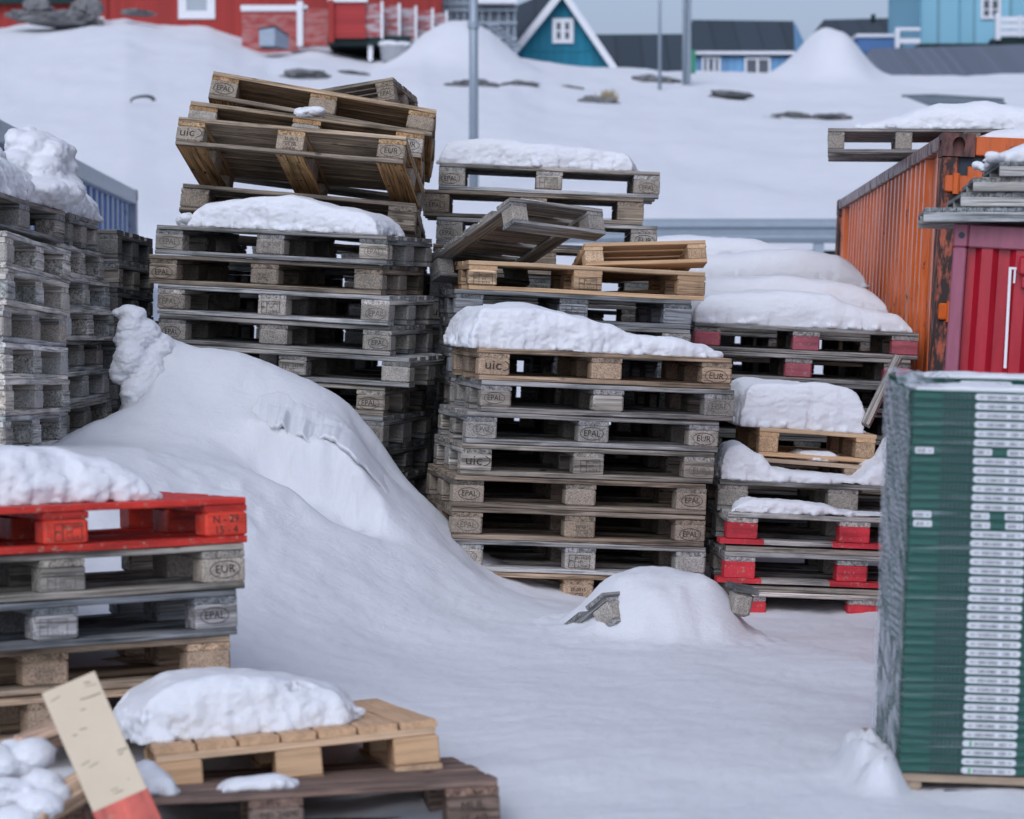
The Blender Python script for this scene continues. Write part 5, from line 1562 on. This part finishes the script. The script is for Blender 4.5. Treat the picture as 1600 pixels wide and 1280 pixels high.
# rocks
rrg = random.Random(12)
def rock(u, v, wpx, hpx, lab, seed, flat=.5, Yf=None, straw=False):
    p = at(u, v, Yf) if Yf else hit(u, v)
    s = p.y / FPX
    import bmesh
    bm = bmesh.new(); bmesh.ops.create_icosphere(bm, subdivisions=4, radius=1); so_ = Vector((seed * 3.3, seed * 1.9, seed))
    for q in bm.verts:
        c = q.co.copy(); n = noise.fractal(c * 1.3 + so_, .8, 2, 5) * .38 + noise.noise(c * 5 + so_) * .1
        c *= 1 + n; q.co = Vector((c.x * wpx * s * .5, c.y * wpx * s * flat, c.z * hpx * s * .62 + c.x * -.02))
    me = bpy.data.meshes.new("rock"); bm.to_mesh(me); bm.free(); me.materials.append(ROCKM)
    o = link("rock", me, None, Matrix.Translation(p)); tag(o, lab, "rock", "rocks showing through the snow")
    if straw:
        mb = MB()
        for _ in range(160):
            x = rrg.gauss(.18, .10) * wpx * s; y = rrg.uniform(-.2, .2) * wpx * s; z = hpx * s * .3
            h_ = rrg.uniform(.3, 1) * hpx * s * .9; dx = rrg.uniform(-.4, .4) * h_
            mb.poly([(x, y, z), (x + .03, y, z), (x + dx, y, z + h_)])
        mb.build("dry_grass", STRAW, o)
    return o
for i, a in enumerate([
    (35, 24, 50, 14, "grey boulder, leftmost by the red house", 1), (60, 10, 40, 22, "rounded boulder close to the red wall", 2), (95, 30, 110, 20, "large flat boulder with a snowy crown at the upper left", 3),
    (135, 14, 48, 26, "upright boulder at the corner of the two red wings", 4), (150, 34, 26, 10, "small mossy rock at the right of the boulders", 5), (215, 20, 50, 8, "low rock under the red wall", 6)]):
    rock(*a[:5], a[5], .4, 80)
for a in [
    (737, 134, 80, 14, "flat rock patch behind the lamp post", 7), (813, 134, 60, 11, "flat rock patch right of the lamp post", 8), (889, 139, 38, 9, "small rock patch below the teal house", 9),
    (1025, 130, 76, 18, "slanted rock patch right of the teal house", 11), (1140, 149, 66, 11, "thin rock streak below the blue house", 12),
    (1240, 182, 60, 9, "low rock streak at the middle right of the snowfield", 13), (1205, 187, 40, 7, "faint stony streak left of the low one", 14), (1305, 184, 66, 10, "rock streak above the roof pallet", 15),
    (475, 118, 66, 15, "grey rock just above the leaning pallets", 16), (548, 116, 60, 8, "thin rock above the highest leaning pallet", 17), (470, 84, 28, 5, "tiny rock below the terrace", 18)]:
    rock(*a, .5)
rock(937, 163, 66, 22, "pointed rock tufted with dry grass below the teal house", 10, .5, None, True)
# dark scrap on the snowfield
p = hit(220, 165); mb = MB()
for i in range(9):
    a0, a1 = rad(200 - i * 22), rad(178 - i * 22)
    q0 = Vector((.12 + .17 * math.cos(a0) * (1 if math.cos(a0) > 0 else 2.0), 0, .10 * math.sin(a0))); q1 = Vector((.12 + .17 * math.cos(a1) * (1 if math.cos(a1) > 0 else 2.0), 0, .10 * math.sin(a1)))
    mb.tube(q0, q1, .018 + .003 * i, 8, .018 + .003 * (i + 1))
o = mb.build("rubber_scrap", plain("black rubber", (.02, .025, .03), .6), None, M=Matrix.Translation(p + Vector((0, 0, .10)))); tag(o, "small black bent scrap lying on the snowy slope at the left", "scrap")
# bin and snowy box at the terrace
h = root_at("storage_bin", 422, 66, 76, "grey lean-to bin with a slanted lid by the red terrace", "bin")
a = at(405, 72, 76); b = at(429, 46, 76); inv = h.matrix_basis.inverted()
mb = MB()
P_ = [Vector((a.x, 76, a.z)), Vector((b.x, 76, a.z)), Vector((b.x + .35, 77.0, a.z)), Vector((a.x, 77.0, a.z))]
zt = [b.z, b.z + .08, b.z - .12, b.z - .1]
for i in range(4):
    j = (i + 1) % 4; mb.poly([inv @ P_[i], inv @ P_[j], inv @ Vector((P_[j].x, P_[j].y, zt[j])), inv @ Vector((P_[i].x, P_[i].y, zt[i]))])
mb.build("body", plain("bin grey blue", (.30, .36, .43), .6), h)
mb = MB(); mb.poly([inv @ Vector((P_[i].x + (-.04, .04, .04, -.04)[i], P_[i].y + (-.04, -.04, .04, .04)[i], zt[i] + .03)) for i in range(4)]); mb.poly([inv @ Vector((P_[i].x + (-.04, .04, .04, -.04)[i], P_[i].y + (-.04, -.04, .04, .04)[i], zt[i] + .0)) for i in range(4)][::-1]); mb.build("lid", plain("bin lid", (.10, .14, .18), .5), h)
h = root_at("covered_tub", 617, 74, 75, "grey tub with a round cap of snow beside the terrace", "tub")
c = at(617, 82, 75); mb = MB(); mb.tube((0, 0, -.3), (0, 0, .18), .40, 16, .46); h.matrix_basis = Matrix.Translation(c); mb.build("body", plain("tub grey", (.30, .31, .33), .7), h)
snow_lump(Vector((c.x, 75, c.z + .22)), .46, .4, .13, "round cap of snow on the grey tub", 60, 4, .1)
# half buried dinghy
h = root_at("dinghy", 1470, 160, 60, "grey dinghy half buried in snow above the orange container", "boat")
a = at(1409, 151, 58) ; b = at(1560, 160, 58); L_ = b.x - a.x
mb = MB(); n = 10
for i in range(n):
    t0, t1 = i / n, (i + 1) / n
    def sec(t):
        wd = .62 * min(1, (t * 3.0 + .04)) ** .7; x = L_ * t; zz = a.z - (a.z - b.z) * t
        kz = zz - .24 * min(1, t * 3 + .15)
        return [Vector((a.x + x, 58 - wd, zz)), Vector((a.x + x + .12, 58 - wd * .8, (zz + kz) / 2)), Vector((a.x + x + .15, 58, kz)), Vector((a.x + x, 58 + wd, zz))]
    s0, s1 = sec(t0), sec(t1)
    for q in range(3): mb.poly([h.matrix_basis.inverted() @ s0[q], h.matrix_basis.inverted() @ s1[q], h.matrix_basis.inverted() @ s1[q + 1], h.matrix_basis.inverted() @ s0[q + 1]])
mb.build("hull", plain("dinghy grey", (.22, .27, .31), .5), h)
mb = MB(); inv = h.matrix_basis.inverted(); mb.tube(inv @ Vector((a.x, 57.95, a.z + .01)), inv @ Vector((a.x + L_ * .3, 57.4, a.z - (a.z - b.z) * .3 + .02)), .03, 8); mb.tube(inv @ Vector((a.x + L_ * .3, 57.4, a.z - (a.z - b.z) * .3 + .02)), inv @ Vector((b.x, 57.38, b.z + .02)), .03, 8); mb.build("gunwale", plain("dinghy edge", (.10, .12, .14), .5), h)
